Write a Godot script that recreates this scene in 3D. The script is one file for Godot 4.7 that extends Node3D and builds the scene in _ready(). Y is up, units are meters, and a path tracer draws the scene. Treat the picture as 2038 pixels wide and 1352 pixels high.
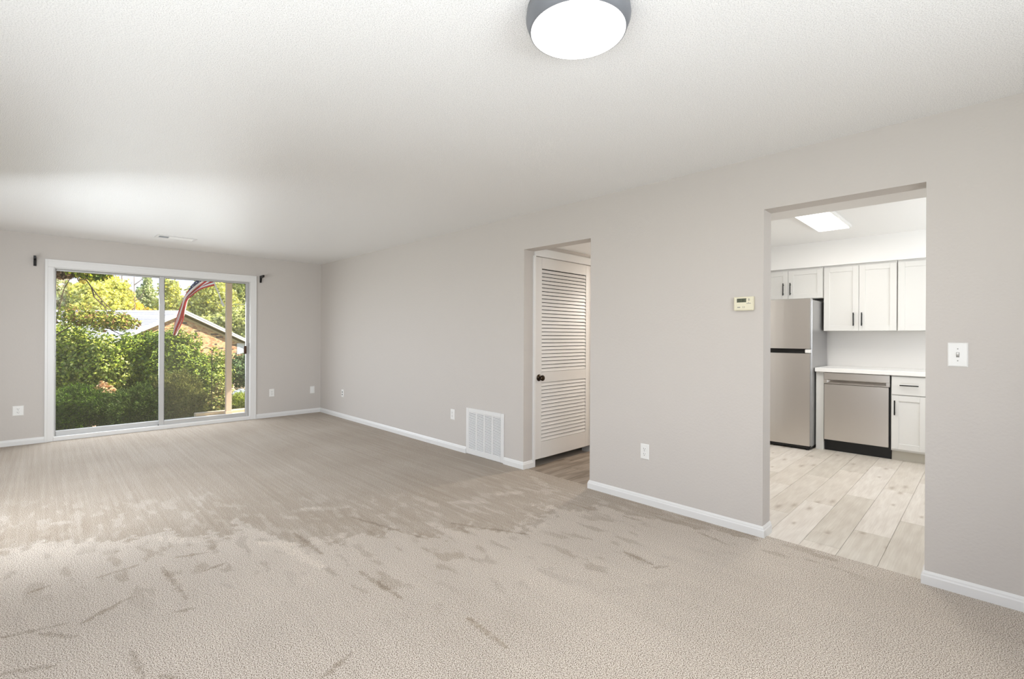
extends Node3D
# x runs towards the kitchen (the right-hand wall is x = 0), z runs from the sliding door (z = 0) to the camera, y is up.

var M := {}
var rng := RandomNumberGenerator.new()

# how strong each light is; the window and hall ones are added, unseen sources
const E_SKY := 1.65
const E_SUN := 3.6
const E_LAMP := 1.2
const E_KITCHEN := 1.95
const E_ADDED_LEFT_WINDOW := 5.2
const E_ADDED_SIDE_WINDOW := 4.5
const E_ADDED_BACK_WINDOW := 6.6
const E_DOOR := 6.0
const E_ADDED_HALL := 3.5
const E_ADDED_KITCHEN_WINDOW := 3.3

# ------------------------------------------------------------------ nodes and names
func numbered(called: String) -> String:
	if not has_node(called):
		return called
	var k := 1
	while has_node("%s_%03d" % [called, k]):
		k += 1
	return "%s_%03d" % [called, k]

func tag(o: Node3D, label: String, category := "", group := "", kind := "") -> Node3D:
	if label: o.set_meta("label", label)
	if category: o.set_meta("category", category)
	if group: o.set_meta("group", group)
	if kind: o.set_meta("kind", kind)
	return o

func thing(called: String, label: String, category: String, at := Vector3.ZERO, group := "", kind := "") -> Node3D:
	var o := Node3D.new()
	o.name = numbered(called)
	add_child(o)
	o.position = at
	tag(o, label, category, group, kind)
	return o

func obj(called: String, st: SurfaceTool, m: Material, parent: Node = null, smooth := false) -> MeshInstance3D:
	if not smooth:
		st.generate_normals()
	var o := MeshInstance3D.new()
	o.name = numbered(called) if parent == null else called
	o.mesh = st.commit()
	o.material_override = m
	if parent == null: add_child(o)
	else: parent.add_child(o, true)
	return o

func structure(called: String, st: SurfaceTool, m: Material, label: String, category := "") -> MeshInstance3D:
	var o := obj(called, st, m)
	tag(o, label, category if category else called.get_slice("_", 0), "", "structure")
	return o

func ST() -> SurfaceTool:
	var st := SurfaceTool.new()
	st.begin(Mesh.PRIMITIVE_TRIANGLES)
	st.set_smooth_group(-1)
	return st

# ------------------------------------------------------------------ shapes
func poly(st: SurfaceTool, pts: Array, inside: Vector3, uvs: Array = []) -> void:
	# a convex polygon, turned so that its front looks away from a point inside the body
	var c := Vector3.ZERO
	for p in pts: c += p
	c /= pts.size()
	var n: Vector3 = (pts[1] - pts[0]).cross(pts[2] - pts[0])
	var flip := n.dot(c - inside) > 0.0
	for k in range(1, pts.size() - 1):
		var order := [0, k + 1, k] if flip else [0, k, k + 1]
		for i in order:
			if uvs.size(): st.set_uv(uvs[i])
			st.add_vertex(pts[i])

func box(st: SurfaceTool, lo: Vector3, hi: Vector3, b := 0.0) -> void:
	var c := (lo + hi) / 2.0
	var h := (hi - lo) / 2.0
	b = minf(b, minf(h.x, minf(h.y, h.z)) * 0.9)
	var P := func(s: Vector3, axis: int) -> Vector3:
		var v := Vector3(h.x - b, h.y - b, h.z - b)
		v[axis] = h[axis]
		return c + v * s
	for axis in 3:
		var u := (axis + 1) % 3
		var w := (axis + 2) % 3
		for s in [-1.0, 1.0]:
			var q := []
			for k in [[-1.0, -1.0], [1.0, -1.0], [1.0, 1.0], [-1.0, 1.0]]:
				var sv := Vector3.ZERO
				sv[axis] = s; sv[u] = k[0]; sv[w] = k[1]
				q.append(P.call(sv, axis))
			poly(st, q, c)
			if b > 0.0:
				for s2 in [-1.0, 1.0]:
					var a1 := Vector3.ZERO
					a1[axis] = s; a1[u] = s2; a1[w] = -1.0
					var a2 := a1
					a2[w] = 1.0
					poly(st, [P.call(a1, axis), P.call(a2, axis), P.call(a2, u), P.call(a1, u)], c)
	if b > 0.0:
		for x in [-1.0, 1.0]:
			for y in [-1.0, 1.0]:
				for z in [-1.0, 1.0]:
					var s := Vector3(x, y, z)
					poly(st, [P.call(s, 0), P.call(s, 1), P.call(s, 2)], c)

func one_box(lo: Vector3, hi: Vector3, b := 0.0) -> SurfaceTool:
	var st := ST()
	box(st, lo, hi, b)
	return st

func prism(st: SurfaceTool, outline: Array, depth: Vector3) -> void:
	# a flat convex outline pushed along depth
	var c := Vector3.ZERO
	for p in outline: c += p
	c = c / outline.size() + depth / 2.0
	poly(st, outline, c)
	var far := []
	for p in outline: far.append(p + depth)
	poly(st, far, c)
	for k in outline.size():
		var n := (k + 1) % outline.size()
		poly(st, [outline[k], outline[n], far[n], far[k]], c)

func tube(st: SurfaceTool, path: Array, r0: float, r1 := -1.0, sides := 8) -> void:
	if r1 < 0.0: r1 = r0
	var rings := []
	for k in path.size():
		var d: Vector3 = (path[mini(k + 1, path.size() - 1)] - path[maxi(k - 1, 0)]).normalized()
		var a := d.cross(Vector3.UP if absf(d.y) < 0.9 else Vector3.RIGHT).normalized()
		var b := d.cross(a)
		var r: float = lerpf(r0, r1, float(k) / (path.size() - 1))
		var ring := []
		for s in sides:
			var t: float = TAU * s / sides
			ring.append(path[k] + (a * cos(t) + b * sin(t)) * r)
		rings.append(ring)
	for k in path.size() - 1:
		var mid: Vector3 = (path[k] + path[k + 1]) / 2.0
		for s in sides:
			var n := (s + 1) % sides
			poly(st, [rings[k][s], rings[k][n], rings[k + 1][n], rings[k + 1][s]], mid)
	poly(st, rings[0], path[1])
	poly(st, rings[-1], path[-2])

func lathe(st: SurfaceTool, profile: Array, at: Vector3, axis: Vector3, segs := 24, smooth := true) -> void:
	# profile holds (radius, distance along axis); front faces outwards for a profile that runs along the axis
	var a := axis.cross(Vector3.UP if absf(axis.y) < 0.9 else Vector3.RIGHT).normalized()
	var b := axis.cross(a)
	st.set_smooth_group(1 if smooth else -1)
	for k in profile.size() - 1:
		for s in segs:
			var t0 := TAU * s / segs
			var t1 := TAU * (s + 1) / segs
			var e0 := a * cos(t0) + b * sin(t0)
			var e1 := a * cos(t1) + b * sin(t1)
			var p: Vector2 = profile[k]
			var q: Vector2 = profile[k + 1]
			var v := [at + e0 * p.x + axis * p.y, at + e1 * p.x + axis * p.y, at + e1 * q.x + axis * q.y, at + e0 * q.x + axis * q.y]
			for i in [0, 2, 1, 0, 3, 2]:
				st.add_vertex(v[i])
	st.set_smooth_group(-1)

func skirting(st: SurfaceTool, path: Array, profile: Array, y0 := 0.0) -> void:
	# a moulding along a path of (x, z); profile holds (distance from the wall, height); the room lies on the side (-tz, tx)
	var offs := []
	for k in path.size():
		var n0 := Vector2.ZERO
		var n1 := Vector2.ZERO
		if k > 0:
			var t: Vector2 = (path[k] - path[k - 1]).normalized()
			n0 = Vector2(-t.y, t.x)
		if k < path.size() - 1:
			var t: Vector2 = (path[k + 1] - path[k]).normalized()
			n1 = Vector2(-t.y, t.x)
		if n0 == Vector2.ZERO: n0 = n1
		if n1 == Vector2.ZERO: n1 = n0
		var m := (n0 + n1).normalized()
		offs.append(m / maxf(m.dot(n0), 0.2))
	var ring := func(k: int) -> Array:
		var out := []
		for p in profile:
			var q: Vector2 = path[k] + offs[k] * p.x
			out.append(Vector3(q.x, y0 + p.y, q.y))
		return out
	for k in path.size() - 1:
		var A: Array = ring.call(k)
		var B: Array = ring.call(k + 1)
		var c := Vector3.ZERO
		for p in A + B: c += p
		c /= A.size() * 2
		for i in profile.size():
			var j := (i + 1) % profile.size()
			poly(st, [A[i], A[j], B[j], B[i]], c)
		if k == 0: poly(st, A, c)
		if k == path.size() - 2: poly(st, B, c)

# ------------------------------------------------------------------ materials
func mat(called: String, color: Color, rough := 0.6, metal := 0.0, spec := 0.5) -> StandardMaterial3D:
	var m := StandardMaterial3D.new()
	m.resource_name = called
	m.albedo_color = color
	m.roughness = rough
	m.metallic = metal
	m.metallic_specular = spec
	M[called] = m
	return m

func noise(freq: float, sd: int, octaves := 3, type := FastNoiseLite.TYPE_SIMPLEX_SMOOTH) -> FastNoiseLite:
	var n := FastNoiseLite.new()
	n.noise_type = type
	n.frequency = freq
	n.seed = sd
	n.fractal_type = FastNoiseLite.FRACTAL_FBM if octaves > 1 else FastNoiseLite.FRACTAL_NONE
	n.fractal_octaves = octaves
	return n

func noise_map(n: FastNoiseLite, side: int, ramp: Array = []) -> NoiseTexture2D:
	var t := NoiseTexture2D.new()
	t.width = side
	t.height = side
	t.seamless = true
	t.seamless_blend_skirt = 0.015
	t.noise = n
	if ramp.size():
		var g := Gradient.new()
		g.offsets = PackedFloat32Array(range(ramp.size()).map(func(i): return float(i) / (ramp.size() - 1)))
		g.colors = PackedColorArray(ramp)
		t.color_ramp = g
	return t

func wood_image(sd: int, w: int, h: int, base: Color, dark: Color, knot: Color, contrast: float, knots: int) -> ImageTexture:
	var im := Image.create(w, h, false, Image.FORMAT_RGB8)
	var g1 := noise(0.012, sd, 3)
	var g2 := noise(0.05, sd + 7, 2)
	var r := RandomNumberGenerator.new()
	r.seed = sd
	var kn := []
	for k in knots:
		kn.append([r.randf() * w, r.randf() * h, r.randf_range(5.0, 13.0)])
	for y in h:
		for x in w:
			var yy := float(y)
			var kk := 0.0
			for k in kn:
				var dx: float = (x - k[0]) / (k[2] * 3.6)
				var dy: float = (y - k[1]) / k[2]
				var d2 := dx * dx + dy * dy
				if d2 < 9.0:
					var e := exp(-d2)
					kk = maxf(kk, exp(-d2 * 1.6))
					yy += signf(dy) * e * k[2] * 0.8
			var v := g1.get_noise_2d(x * 0.35, yy * 2.6) * 0.9 + g2.get_noise_2d(x * 0.12, yy * 5.0) * 0.55
			var c := base.lerp(dark, clampf(0.35 + v * contrast, 0.0, 1.0))
			im.set_pixel(x, y, c.lerp(knot, kk * 0.6))
	return ImageTexture.create_from_image(im)

func carpet_map() -> ImageTexture:
	# pile shading painted as colour: brushed-up patches, vacuum strokes; besides it tuft rows and the glued seam; x -4.2..0.06, z 0..9.5
	var w := 568
	var h := 1267
	var sx := 4.26 / w
	var sz := 9.5 / h
	var edge := [-4.3, 3.1, -3.458, 3.65, -3.198, 3.755, -2.918, 4.125, -2.733, 4.049, -2.53, 4.403, -2.313, 4.225, -2.216, 4.706, -2.08, 4.984, -1.802, 4.949, -1.567, 5.231, -1.259, 5.362, -1.056, 5.725, -0.564, 5.518, -0.293, 5.779, -0.243, 6.163, -0.084, 6.77, 0.2, 6.9]
	var big := noise(0.9, 5, 3)
	var mid := noise(3.2, 6, 3)
	var rows := noise(1.0, 8, 2)
	var val := PackedFloat32Array()
	val.resize(w * h)
	for x in w:
		var wx := -4.2 + (x + 0.5) * sx
		var ez := 4.0
		for k in range(0, edge.size() - 2, 2):
			if wx >= edge[k] and wx <= edge[k + 2]:
				ez = lerpf(edge[k + 1], edge[k + 3], (wx - edge[k]) / (edge[k + 2] - edge[k]))
		for z in h:
			var wz := (z + 0.5) * sz
			var m := mid.get_noise_2d(wx * 1.5, wz * 0.7)
			var d := wz - ez + m * 0.28 + mid.get_noise_2d(wx * 4.0, wz * 4.0) * 0.16
			var near := smoothstep(-0.05, 0.06, d)
			var v := lerpf(0.885, 1.0, near)
			var band := exp(-pow((wz - ez + 0.55) / 0.5, 2.0))
			v += band * smoothstep(0.05, 0.4, mid.get_noise_2d(wx * 3.0 + 9.0, wz * 1.0)) * 0.07
			var after := exp(-pow((wz - ez - 0.45) / 0.5, 2.0))
			v -= after * smoothstep(0.18, 0.42, mid.get_noise_2d(wx * 2.2 - 31.0, wz * 0.9)) * 0.09
			v += big.get_noise_2d(wx, wz) * 0.04
			v += rows.get_noise_2d(wx * 34.0, wz * 0.5) * 0.04 * (1.0 - near) + rows.get_noise_2d(wx * 9.0, wz * 0.3 + 40.0) * 0.014
			if wz > 1.2 and wz < 4.95 and absf(wx + 0.2) < 0.006: v += 0.09
			val[z * w + x] = v
	var strokes := [-2.811, 4.62, -2.779, 5.081, -2.836, 5.177, -2.774, 5.204, -2.054, 5.417, -2.032, 5.807, -2.123, 4.66, -2.113, 5.062, -1.732, 4.663, -1.555, 5.326, -1.29, 5.238, -1.05, 5.719, -0.334, 5.986, -0.318, 6.128, -3.405, 4.887, -3.206, 4.945, -3.378, 5.204, -3.249, 5.284, -3.021, 5.377, -3.01, 5.6, -3.284, 4.967, -3.181, 5.095, -3.15, 4.989, -2.968, 4.873, -3.07, 4.519, -2.899, 4.494, -3.321, 4.479, -3.249, 4.45, -2.733, 4.532, -2.583, 4.589, -2.645, 4.82, -2.539, 4.803, -0.868, 6.506, -0.797, 6.559, -0.223, 6.476, -0.273, 6.687, -2.962, 5.633, -2.923, 5.682, -2.535, 6.064, -2.39, 6.01, -1.904, 6.15, -1.918, 6.427, -0.818, 6.299, -0.841, 6.491]
	for k in range(0, strokes.size(), 4):
		brush(val, w, h, sx, sz, Vector2(strokes[k], strokes[k + 1]), Vector2(strokes[k + 2], strokes[k + 3]), 0.018, -0.14, mid)
	var lights := [-1.929, 4.273, -1.669, 4.453, -1.039, 4.912, -0.873, 5.073, -2.747, 4.142, -2.605, 4.38, -2.318, 4.658, -2.198, 4.823, -0.672, 5.027, -0.482, 5.125, -3.216, 3.378, -3.142, 3.425, -2.241, 4.78, -2.183, 5.229, -0.12, 4.901, -0.237, 5.183]
	for k in range(0, lights.size(), 4):
		brush(val, w, h, sx, sz, Vector2(lights[k], lights[k + 1]), Vector2(lights[k + 2], lights[k + 3]), 0.05, 0.09, mid)
	var im := Image.create(w, h, false, Image.FORMAT_RGB8)
	for z in h:
		for x in w:
			var v := clampf(val[z * w + x] * 0.925, 0.0, 1.0)
			var t := smoothstep(0.73, 0.925, v)
			im.set_pixel(x, z, Color(v, v * lerpf(0.965, 1.0, t), v * lerpf(0.915, 1.0, t)))
	return ImageTexture.create_from_image(im)

func brush(val: PackedFloat32Array, w: int, h: int, sx: float, sz: float, a: Vector2, b: Vector2, width: float, amount: float, n: FastNoiseLite) -> void:
	var lo := a.min(b) - Vector2.ONE * width * 2.0
	var hi := a.max(b) + Vector2.ONE * width * 2.0
	for z in range(maxi(0, int(lo.y / sz)), mini(h, int(hi.y / sz))):
		for x in range(maxi(0, int((lo.x + 4.2) / sx)), mini(w, int((hi.x + 4.2) / sx))):
			var p := Vector2(-4.2 + (x + 0.5) * sx, (z + 0.5) * sz)
			var t := clampf((p - a).dot(b - a) / (b - a).length_squared(), 0.0, 1.0)
			var d := p.distance_to(a.lerp(b, t)) / (width * (0.35 + 0.65 * sin(PI * clampf(t * 0.8 + 0.15, 0, 1))))
			d += n.get_noise_2d(p.x * 9.0, p.y * 9.0) * 0.9
			val[z * w + x] += amount * smoothstep(1.0, 0.55, d) * (0.75 + 0.5 * n.get_noise_2d(p.x * 5.0 + 3.0, p.y * 5.0))

func make_materials() -> void:
	mat("wall_paint", Color(0.797, 0.773, 0.748), 0.7, 0.0, 0.35)
	var wt := noise_map(noise(0.05, 41, 2), 512)
	M.wall_paint.heightmap_enabled = true
	M.wall_paint.heightmap_texture = wt
	M.wall_paint.heightmap_scale = 0.05
	M.wall_paint.uv1_triplanar = true
	M.wall_paint.uv1_world_triplanar = true
	M.wall_paint.uv1_scale = Vector3.ONE * 1.7
	mat("kitchen_paint", Color(0.905, 0.893, 0.876), 0.7, 0.0, 0.35)
	mat("white_trim", Color(0.90, 0.895, 0.885), 0.35)
	mat("door_paint", Color(0.865, 0.85, 0.83), 0.45)
	var c := mat("ceiling_texture", Color(1.0, 0.997, 0.99), 0.4, 0.0, 0.5)
	c.heightmap_enabled = true
	c.albedo_texture = noise_map(noise(0.1, 3, 3), 2048, [Color(0.80, 0.80, 0.80), Color(0.885, 0.885, 0.885), Color(0.955, 0.955, 0.955), Color(0.985, 0.985, 0.985), Color(1, 1, 1)])  # darker pits, lighter peaks: shading of the stipple painted into the albedo
	c.heightmap_texture = c.albedo_texture
	c.heightmap_scale = 0.6
	c.uv1_triplanar = true
	c.uv1_world_triplanar = true
	c.uv1_scale = Vector3.ONE * 0.8
	mat("smooth_ceiling", Color(0.955, 0.95, 0.94), 0.6)
	var f := mat("carpet", Color(1, 1, 1), 0.95, 0.0, 0.15)
	f.albedo_texture = noise_map(noise(0.13, 11, 2), 2048, [Color(0.2, 0.16, 0.12), Color(0.36, 0.305, 0.25), Color(0.60, 0.535, 0.465), Color(0.86, 0.81, 0.75), Color(0.94, 0.90, 0.85), Color(0.98, 0.95, 0.91), Color(1.0, 0.98, 0.95)])
	f.uv1_scale = Vector3(2.8, 6.3, 1)
	f.heightmap_enabled = true
	f.heightmap_texture = f.albedo_texture
	f.heightmap_scale = 0.2
	f.rim_enabled = true
	f.rim = 0.35
	f.rim_tint = 0.3
	f.detail_enabled = true
	f.detail_blend_mode = BaseMaterial3D.BLEND_MODE_MUL
	f.detail_uv_layer = BaseMaterial3D.DETAIL_UV_2
	f.detail_albedo = carpet_map()
	for k in 3:
		var p := mat("oak_plank_%d" % k, [Color(0.93, 0.925, 0.91), Color(0.97, 0.965, 0.955), Color(1, 1, 1)][k], 0.42)
		p.albedo_texture = wood_image(60 + k, 700, 112, Color(0.895, 0.87, 0.835), Color(0.775, 0.735, 0.69), Color(0.62, 0.56, 0.50), 0.42, 2)
	for k in 2:
		var p := mat("walnut_plank_%d" % k, Color(1, 1, 1), 0.45)
		p.albedo_texture = wood_image(80 + k, 512, 96, Color(0.60, 0.545, 0.485), Color(0.40, 0.345, 0.29), Color(0.3, 0.25, 0.2), 0.9, 0)
	mat("plank_joint", Color(0.62, 0.58, 0.53), 0.8)
	mat("dark_joint", Color(0.2, 0.17, 0.14), 0.8)
	mat("cabinet_white", Color(0.885, 0.88, 0.865), 0.4)
	mat("soffit_paint", Color(0.975, 0.97, 0.96), 0.7)
	mat("toe_kick", Color(0.80, 0.78, 0.73), 0.5)
	mat("quartz", Color(0.95, 0.945, 0.935), 0.25)
	mat("stainless", Color(0.80, 0.785, 0.77), 0.28, 1.0)
	mat("appliance_grey", Color(0.66, 0.655, 0.655), 0.35, 0.7)
	mat("black_plastic", Color(0.045, 0.045, 0.045), 0.5)
	mat("black_metal", Color(0.06, 0.055, 0.05), 0.4, 0.4)
	mat("dark_gap", Color(0.07, 0.06, 0.055), 0.8)
	mat("bronze", Color(0.25, 0.21, 0.17), 0.25, 1.0)
	mat("lamp_metal", Color(0.5, 0.51, 0.53), 0.45, 0.3)
	mat("aluminium", Color(0.76, 0.755, 0.745), 0.45, 0.35)
	mat("brown_plastic", Color(0.27, 0.17, 0.09), 0.45)
	mat("plate_white", Color(0.93, 0.925, 0.91), 0.35)
	mat("slot_dark", Color(0.1, 0.09, 0.085), 0.7)
	mat("slot_grey", Color(0.58, 0.57, 0.54), 0.6)
	mat("thermostat_beige", Color(0.90, 0.875, 0.775), 0.45)
	mat("lcd", Color(0.36, 0.38, 0.31), 0.25)
	mat("lcd_ink", Color(0.13, 0.14, 0.10), 0.6)
	mat("vent_grey", Color(0.55, 0.57, 0.59), 0.6)
	for g in [["clear_glass", 0.06], ["hazy_glass", 0.11]]:  # low-alpha tint gives both glasses a thin haze
		var p := mat(g[0], Color(0.72, 0.70, 0.62, g[1]), 0.02)
		p.transparency = BaseMaterial3D.TRANSPARENCY_ALPHA
		p.metallic_specular = 0.0
	var d := mat("lamp_diffuser", Color(0.95, 0.95, 0.95), 0.5)
	d.emission_enabled = true
	d.emission = Color(1.0, 0.985, 0.965)
	d.emission_energy_multiplier = 2.2
	# outside
	mat("concrete", Color(0.80, 0.755, 0.70), 0.85)
	mat("post_paint", Color(0.80, 0.715, 0.63), 0.6)
	mat("edging_timber", Color(0.82, 0.74, 0.62), 0.75)
	mat("mortar", Color(0.76, 0.66, 0.56), 0.9)
	var b := mat("brick", Color(1, 1, 1), 0.85)
	b.vertex_color_use_as_albedo = true
	mat("rake_white", Color(0.94, 0.935, 0.93), 0.5)
	mat("soffit_tan", Color(0.80, 0.74, 0.62), 0.7)
	mat("shingle", Color(0.80, 0.79, 0.80), 0.8)
	var gr := mat("ground", Color(0.40, 0.40, 0.24), 0.95)
	gr.albedo_texture = noise_map(noise(0.03, 31, 4), 512, [Color(0.5, 0.42, 0.32), Color(0.8, 0.85, 0.6), Color(1, 0.95, 0.8)])
	gr.uv1_triplanar = true
	gr.uv1_world_triplanar = true
	gr.uv1_scale = Vector3.ONE * 0.4
	mat("bark", Color(0.40, 0.33, 0.27), 0.9)
	mat("pale_bark", Color(0.62, 0.56, 0.50), 0.9)
	mat("iron", Color(0.20, 0.18, 0.17), 0.6, 0.5)
	mat("edging_stone", Color(0.62, 0.66, 0.68), 0.85)
	mat("pole_white", Color(0.93, 0.93, 0.92), 0.35)
	mat("cable_grey", Color(0.7, 0.68, 0.62), 0.6)
	mat("siding", Color(0.88, 0.88, 0.88), 0.7)
	var lf := mat("leaf", Color(1, 1, 1), 0.55, 0.0, 0.3)
	lf.vertex_color_use_as_albedo = true
	lf.backlight_enabled = true
	lf.backlight = Color(0.62, 0.62, 0.62)
	lf.cull_mode = BaseMaterial3D.CULL_DISABLED

# ------------------------------------------------------------------ set-up
func _ready() -> void:
	rng.seed = 4
	var cam := Camera3D.new()
	cam.name = "camera"
	var right := Vector3(0.710906, 0.0047, 0.703272)
	var fwd := Vector3(0.703279, 0, -0.710914)
	cam.transform = Transform3D(Basis(right, right.cross(fwd), -fwd), Vector3(-3.2826, 1.2878, 7.8242))
	# 945.2 px focal length for 2038 x 1352 px, the lens shifted down by 9.1 px
	cam.set_frustum(0.05 * 1352.0 / 945.17, Vector2(0, -0.05 * 9.13 / 945.17), 0.05, 300.0)
	add_child(cam)
	cam.current = true

	var env := Environment.new()
	var sky := Sky.new()
	var ps := ProceduralSkyMaterial.new()
	ps.sky_top_color = Color(0.62, 0.74, 0.93)
	ps.sky_horizon_color = Color(0.93, 0.95, 0.98)
	ps.sky_curve = 0.2
	ps.ground_horizon_color = Color(0.62, 0.63, 0.58)
	ps.ground_bottom_color = Color(0.42, 0.42, 0.36)
	sky.sky_material = ps
	env.background_mode = Environment.BG_SKY
	env.sky = sky
	env.background_energy_multiplier = E_SKY
	env.tonemap_mode = Environment.TONE_MAPPER_LINEAR
	env.tonemap_exposure = 1.07
	env.sdfgi_enabled = true
	env.ssao_enabled = true
	env.ssil_enabled = true
	var we := WorldEnvironment.new()
	we.name = "world_environment"
	we.environment = env
	add_child(we)

	var sun := DirectionalLight3D.new()
	sun.name = "sun"
	sun.light_energy = E_SUN
	sun.light_color = Color(1.0, 0.965, 0.90)
	sun.light_angular_distance = 0.6
	sun.shadow_enabled = true
	sun.sky_mode = DirectionalLight3D.SKY_MODE_LIGHT_ONLY
	add_child(sun)
	sun.look_at_from_position(Vector3(0.75, 0.9, 0.22), Vector3.ZERO)

	# area lights added as daylight by the sliding door and by unseen made-up windows
	for w in [[Vector3(-3.9, 1.25, 3.3), Vector3(0.85, -0.6, -0.8), Vector2(2.2, 1.0), E_ADDED_LEFT_WINDOW], [Vector3(-3.85, 1.25, 7.0), Vector3(0.75, 0.95, -1.0), Vector2(2.8, 1.0), E_ADDED_SIDE_WINDOW], [Vector3(-2.4, 1.45, 9.3), Vector3(-0.35, 0.5, -1), Vector2(2.0, 1.0), E_ADDED_BACK_WINDOW], [Vector3(-2.127, 1.2, -0.53), Vector3(0, -0.75, 1), Vector2(2.0, 1.4), E_DOOR], [Vector3(2.1, 1.5, 9.05), Vector3(0.15, 0.7, -1), Vector2(1.4, 0.8), E_ADDED_KITCHEN_WINDOW]]:
		var l := AreaLight3D.new()
		l.name = numbered("added_daylight")
		l.area_size = w[2]
		l.light_energy = w[3]
		l.light_color = Color(0.95, 0.975, 1.0)
		l.shadow_enabled = true
		l.area_range = 20.0
		add_child(l)
		l.look_at_from_position(w[0], w[0] + w[1])

	make_materials()
	build_shell()
	build_sliding_door()
	build_louvre_door()
	build_wall_fittings()
	build_ceiling_fittings()
	build_kitchen()
	build_outside()

# ------------------------------------------------------------------ the room
func build_shell() -> void:
	# carpet, with tongues that end in the two openings
	var st := ST()
	st.set_smooth_group(-1)
	var rects := [[-4.2, 0.0, 0.0, 9.5], [0.0, 4.667, 0.041, 5.444], [0.0, 6.794, 0.041, 7.58]]
	for r in rects:
		var q := [Vector3(r[0], 0, r[1]), Vector3(r[2], 0, r[1]), Vector3(r[2], 0, r[3]), Vector3(r[0], 0, r[3])]
		for i in [0, 1, 2, 0, 2, 3]:
			var v: Vector3 = q[i]
			var uv := Vector2((v.x + 4.2) / 4.26, v.z / 9.5)
			st.set_uv(uv)
			st.set_uv2(uv)
			st.set_normal(Vector3.UP)
			st.set_tangent(Plane(1, 0, 0, 1))
			st.add_vertex(v)
		for e in [[0, 1], [1, 2], [2, 3], [3, 0]]:
			var a: Vector3 = q[e[0]]
			var b: Vector3 = q[e[1]]
			var out := (b - a).cross(Vector3.UP).normalized() * -1.0
			for v in [a, b, b + Vector3.DOWN * 0.03, a, b + Vector3.DOWN * 0.03, a + Vector3.DOWN * 0.03]:
				st.set_uv(Vector2((v.x + 4.2) / 4.26, v.z / 9.5))
				st.set_uv2(Vector2((v.x + 4.2) / 4.26, v.z / 9.5))
				st.set_normal(out)
				st.set_tangent(Plane(1, 0, 0, 1))
				st.add_vertex(v)
	var fl := obj("floor", st, M.carpet, null, true)
	tag(fl, "beige speckled carpet with brushed pile marks shaded into its colour across the living room", "carpet", "", "structure")
	structure("floor_slab", one_box(Vector3(-4.4, -0.22, -0.15), Vector3(4.0, -0.031, 9.7)), M.concrete, "concrete floor slab beneath the carpet and planks", "floor")

	# right wall, with the hall and the kitchen openings
	st = ST()
	for r in [[-0.15, 4.667, 0.0, 2.44], [5.444, 6.794, 0.0, 2.44], [7.58, 9.65, 0.0, 2.44], [4.667, 5.444, 2.107, 2.44], [6.794, 7.58, 2.099, 2.44]]:
		box(st, Vector3(0, r[2] - (0.03 if r[2] == 0.0 else 0.0), r[0]), Vector3(0.14, r[3], r[1]))
	structure("wall_right", st, M.wall_paint, "long greige wall with hall and kitchen openings", "wall")
	st = ST()
	for r in [[-4.35, -3.187, -0.03, 2.44], [-1.067, 0.0, -0.03, 2.44], [-3.187, -1.067, 2.065, 2.44]]:
		box(st, Vector3(r[0], r[2], -0.15), Vector3(r[1], r[3], 0.0))
	structure("wall_far", st, M.wall_paint, "greige end wall around the sliding glass door", "wall")
	st = ST()
	for r in [[0.0, 1.7, -0.03, 2.44], [4.1, 5.5, -0.03, 2.44], [8.5, 9.5, -0.03, 2.44], [1.7, 4.1, -0.03, 0.9], [1.7, 4.1, 2.1, 2.44], [5.5, 8.5, -0.03, 0.6], [5.5, 8.5, 2.1, 2.44]]:
		box(st, Vector3(-4.35, r[2], r[0]), Vector3(-4.2, r[3], r[1]))
	structure("wall_left", st, M.wall_paint, "greige wall with added window openings, left of the camera", "wall")
	st = ST()
	for r in [[-4.35, -3.1, -0.03, 2.44], [-0.9, 0.0, -0.03, 2.44], [-3.1, -0.9, -0.03, 0.9], [-3.1, -0.9, 2.1, 2.44]]:
		box(st, Vector3(r[0], r[2], 9.5), Vector3(r[1], r[3], 9.65))
	structure("wall_back", st, M.wall_paint, "greige wall with an added window opening, behind the camera", "wall")
	for w in [["window_1", Vector3(-4.3, 0.9, 1.7), Vector3(-4.25, 2.1, 4.1), "added unseen white framed window in the left wall towards the sliding door"], ["window_3", Vector3(-4.3, 0.6, 5.5), Vector3(-4.25, 2.1, 8.5), "added unseen wide white framed window in the left wall beside the camera"], ["window_2", Vector3(-3.1, 0.9, 9.55), Vector3(-0.9, 2.1, 9.6), "added unseen white framed window behind the camera"], ["window_4", Vector3(1.3, 1.1, 9.33), Vector3(2.9, 2.05, 9.38), "added unseen white framed window in the end wall of the kitchen"]]:  # all out of view, added to let more light into the rooms
		var n := thing(w[0], w[3], "window", Vector3.ZERO, "", "structure")
		var lo: Vector3 = w[1]
		var hi: Vector3 = w[2]
		var s := hi - lo
		var along := Vector3(0, 0, 1) if s.z > s.x else Vector3(1, 0, 0)
		var thick := s - along * s.dot(along) - Vector3.UP * s.y
		st = ST()
		box(st, lo, lo + thick + along * 0.06 + Vector3.UP * s.y)
		box(st, hi - thick - along * 0.06 - Vector3.UP * s.y, hi)
		box(st, lo + along * 0.06, lo + thick + along * (s.dot(along) - 0.06) + Vector3.UP * 0.06)
		box(st, hi - thick - along * (s.dot(along) - 0.06) - Vector3.UP * 0.06, hi - along * 0.06)
		obj("frame", st, M.white_trim, n)
		obj("pane", one_box(lo + thick * 0.4 + along * 0.06 + Vector3.UP * 0.06, hi - thick * 0.4 - along * 0.06 - Vector3.UP * 0.06), M.clear_glass, n)
	structure("ceiling", one_box(Vector3(-4.35, 2.44, -0.15), Vector3(0.14, 2.6, 9.65)), M.ceiling_texture, "white stipple-textured living room ceiling", "ceiling")

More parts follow.
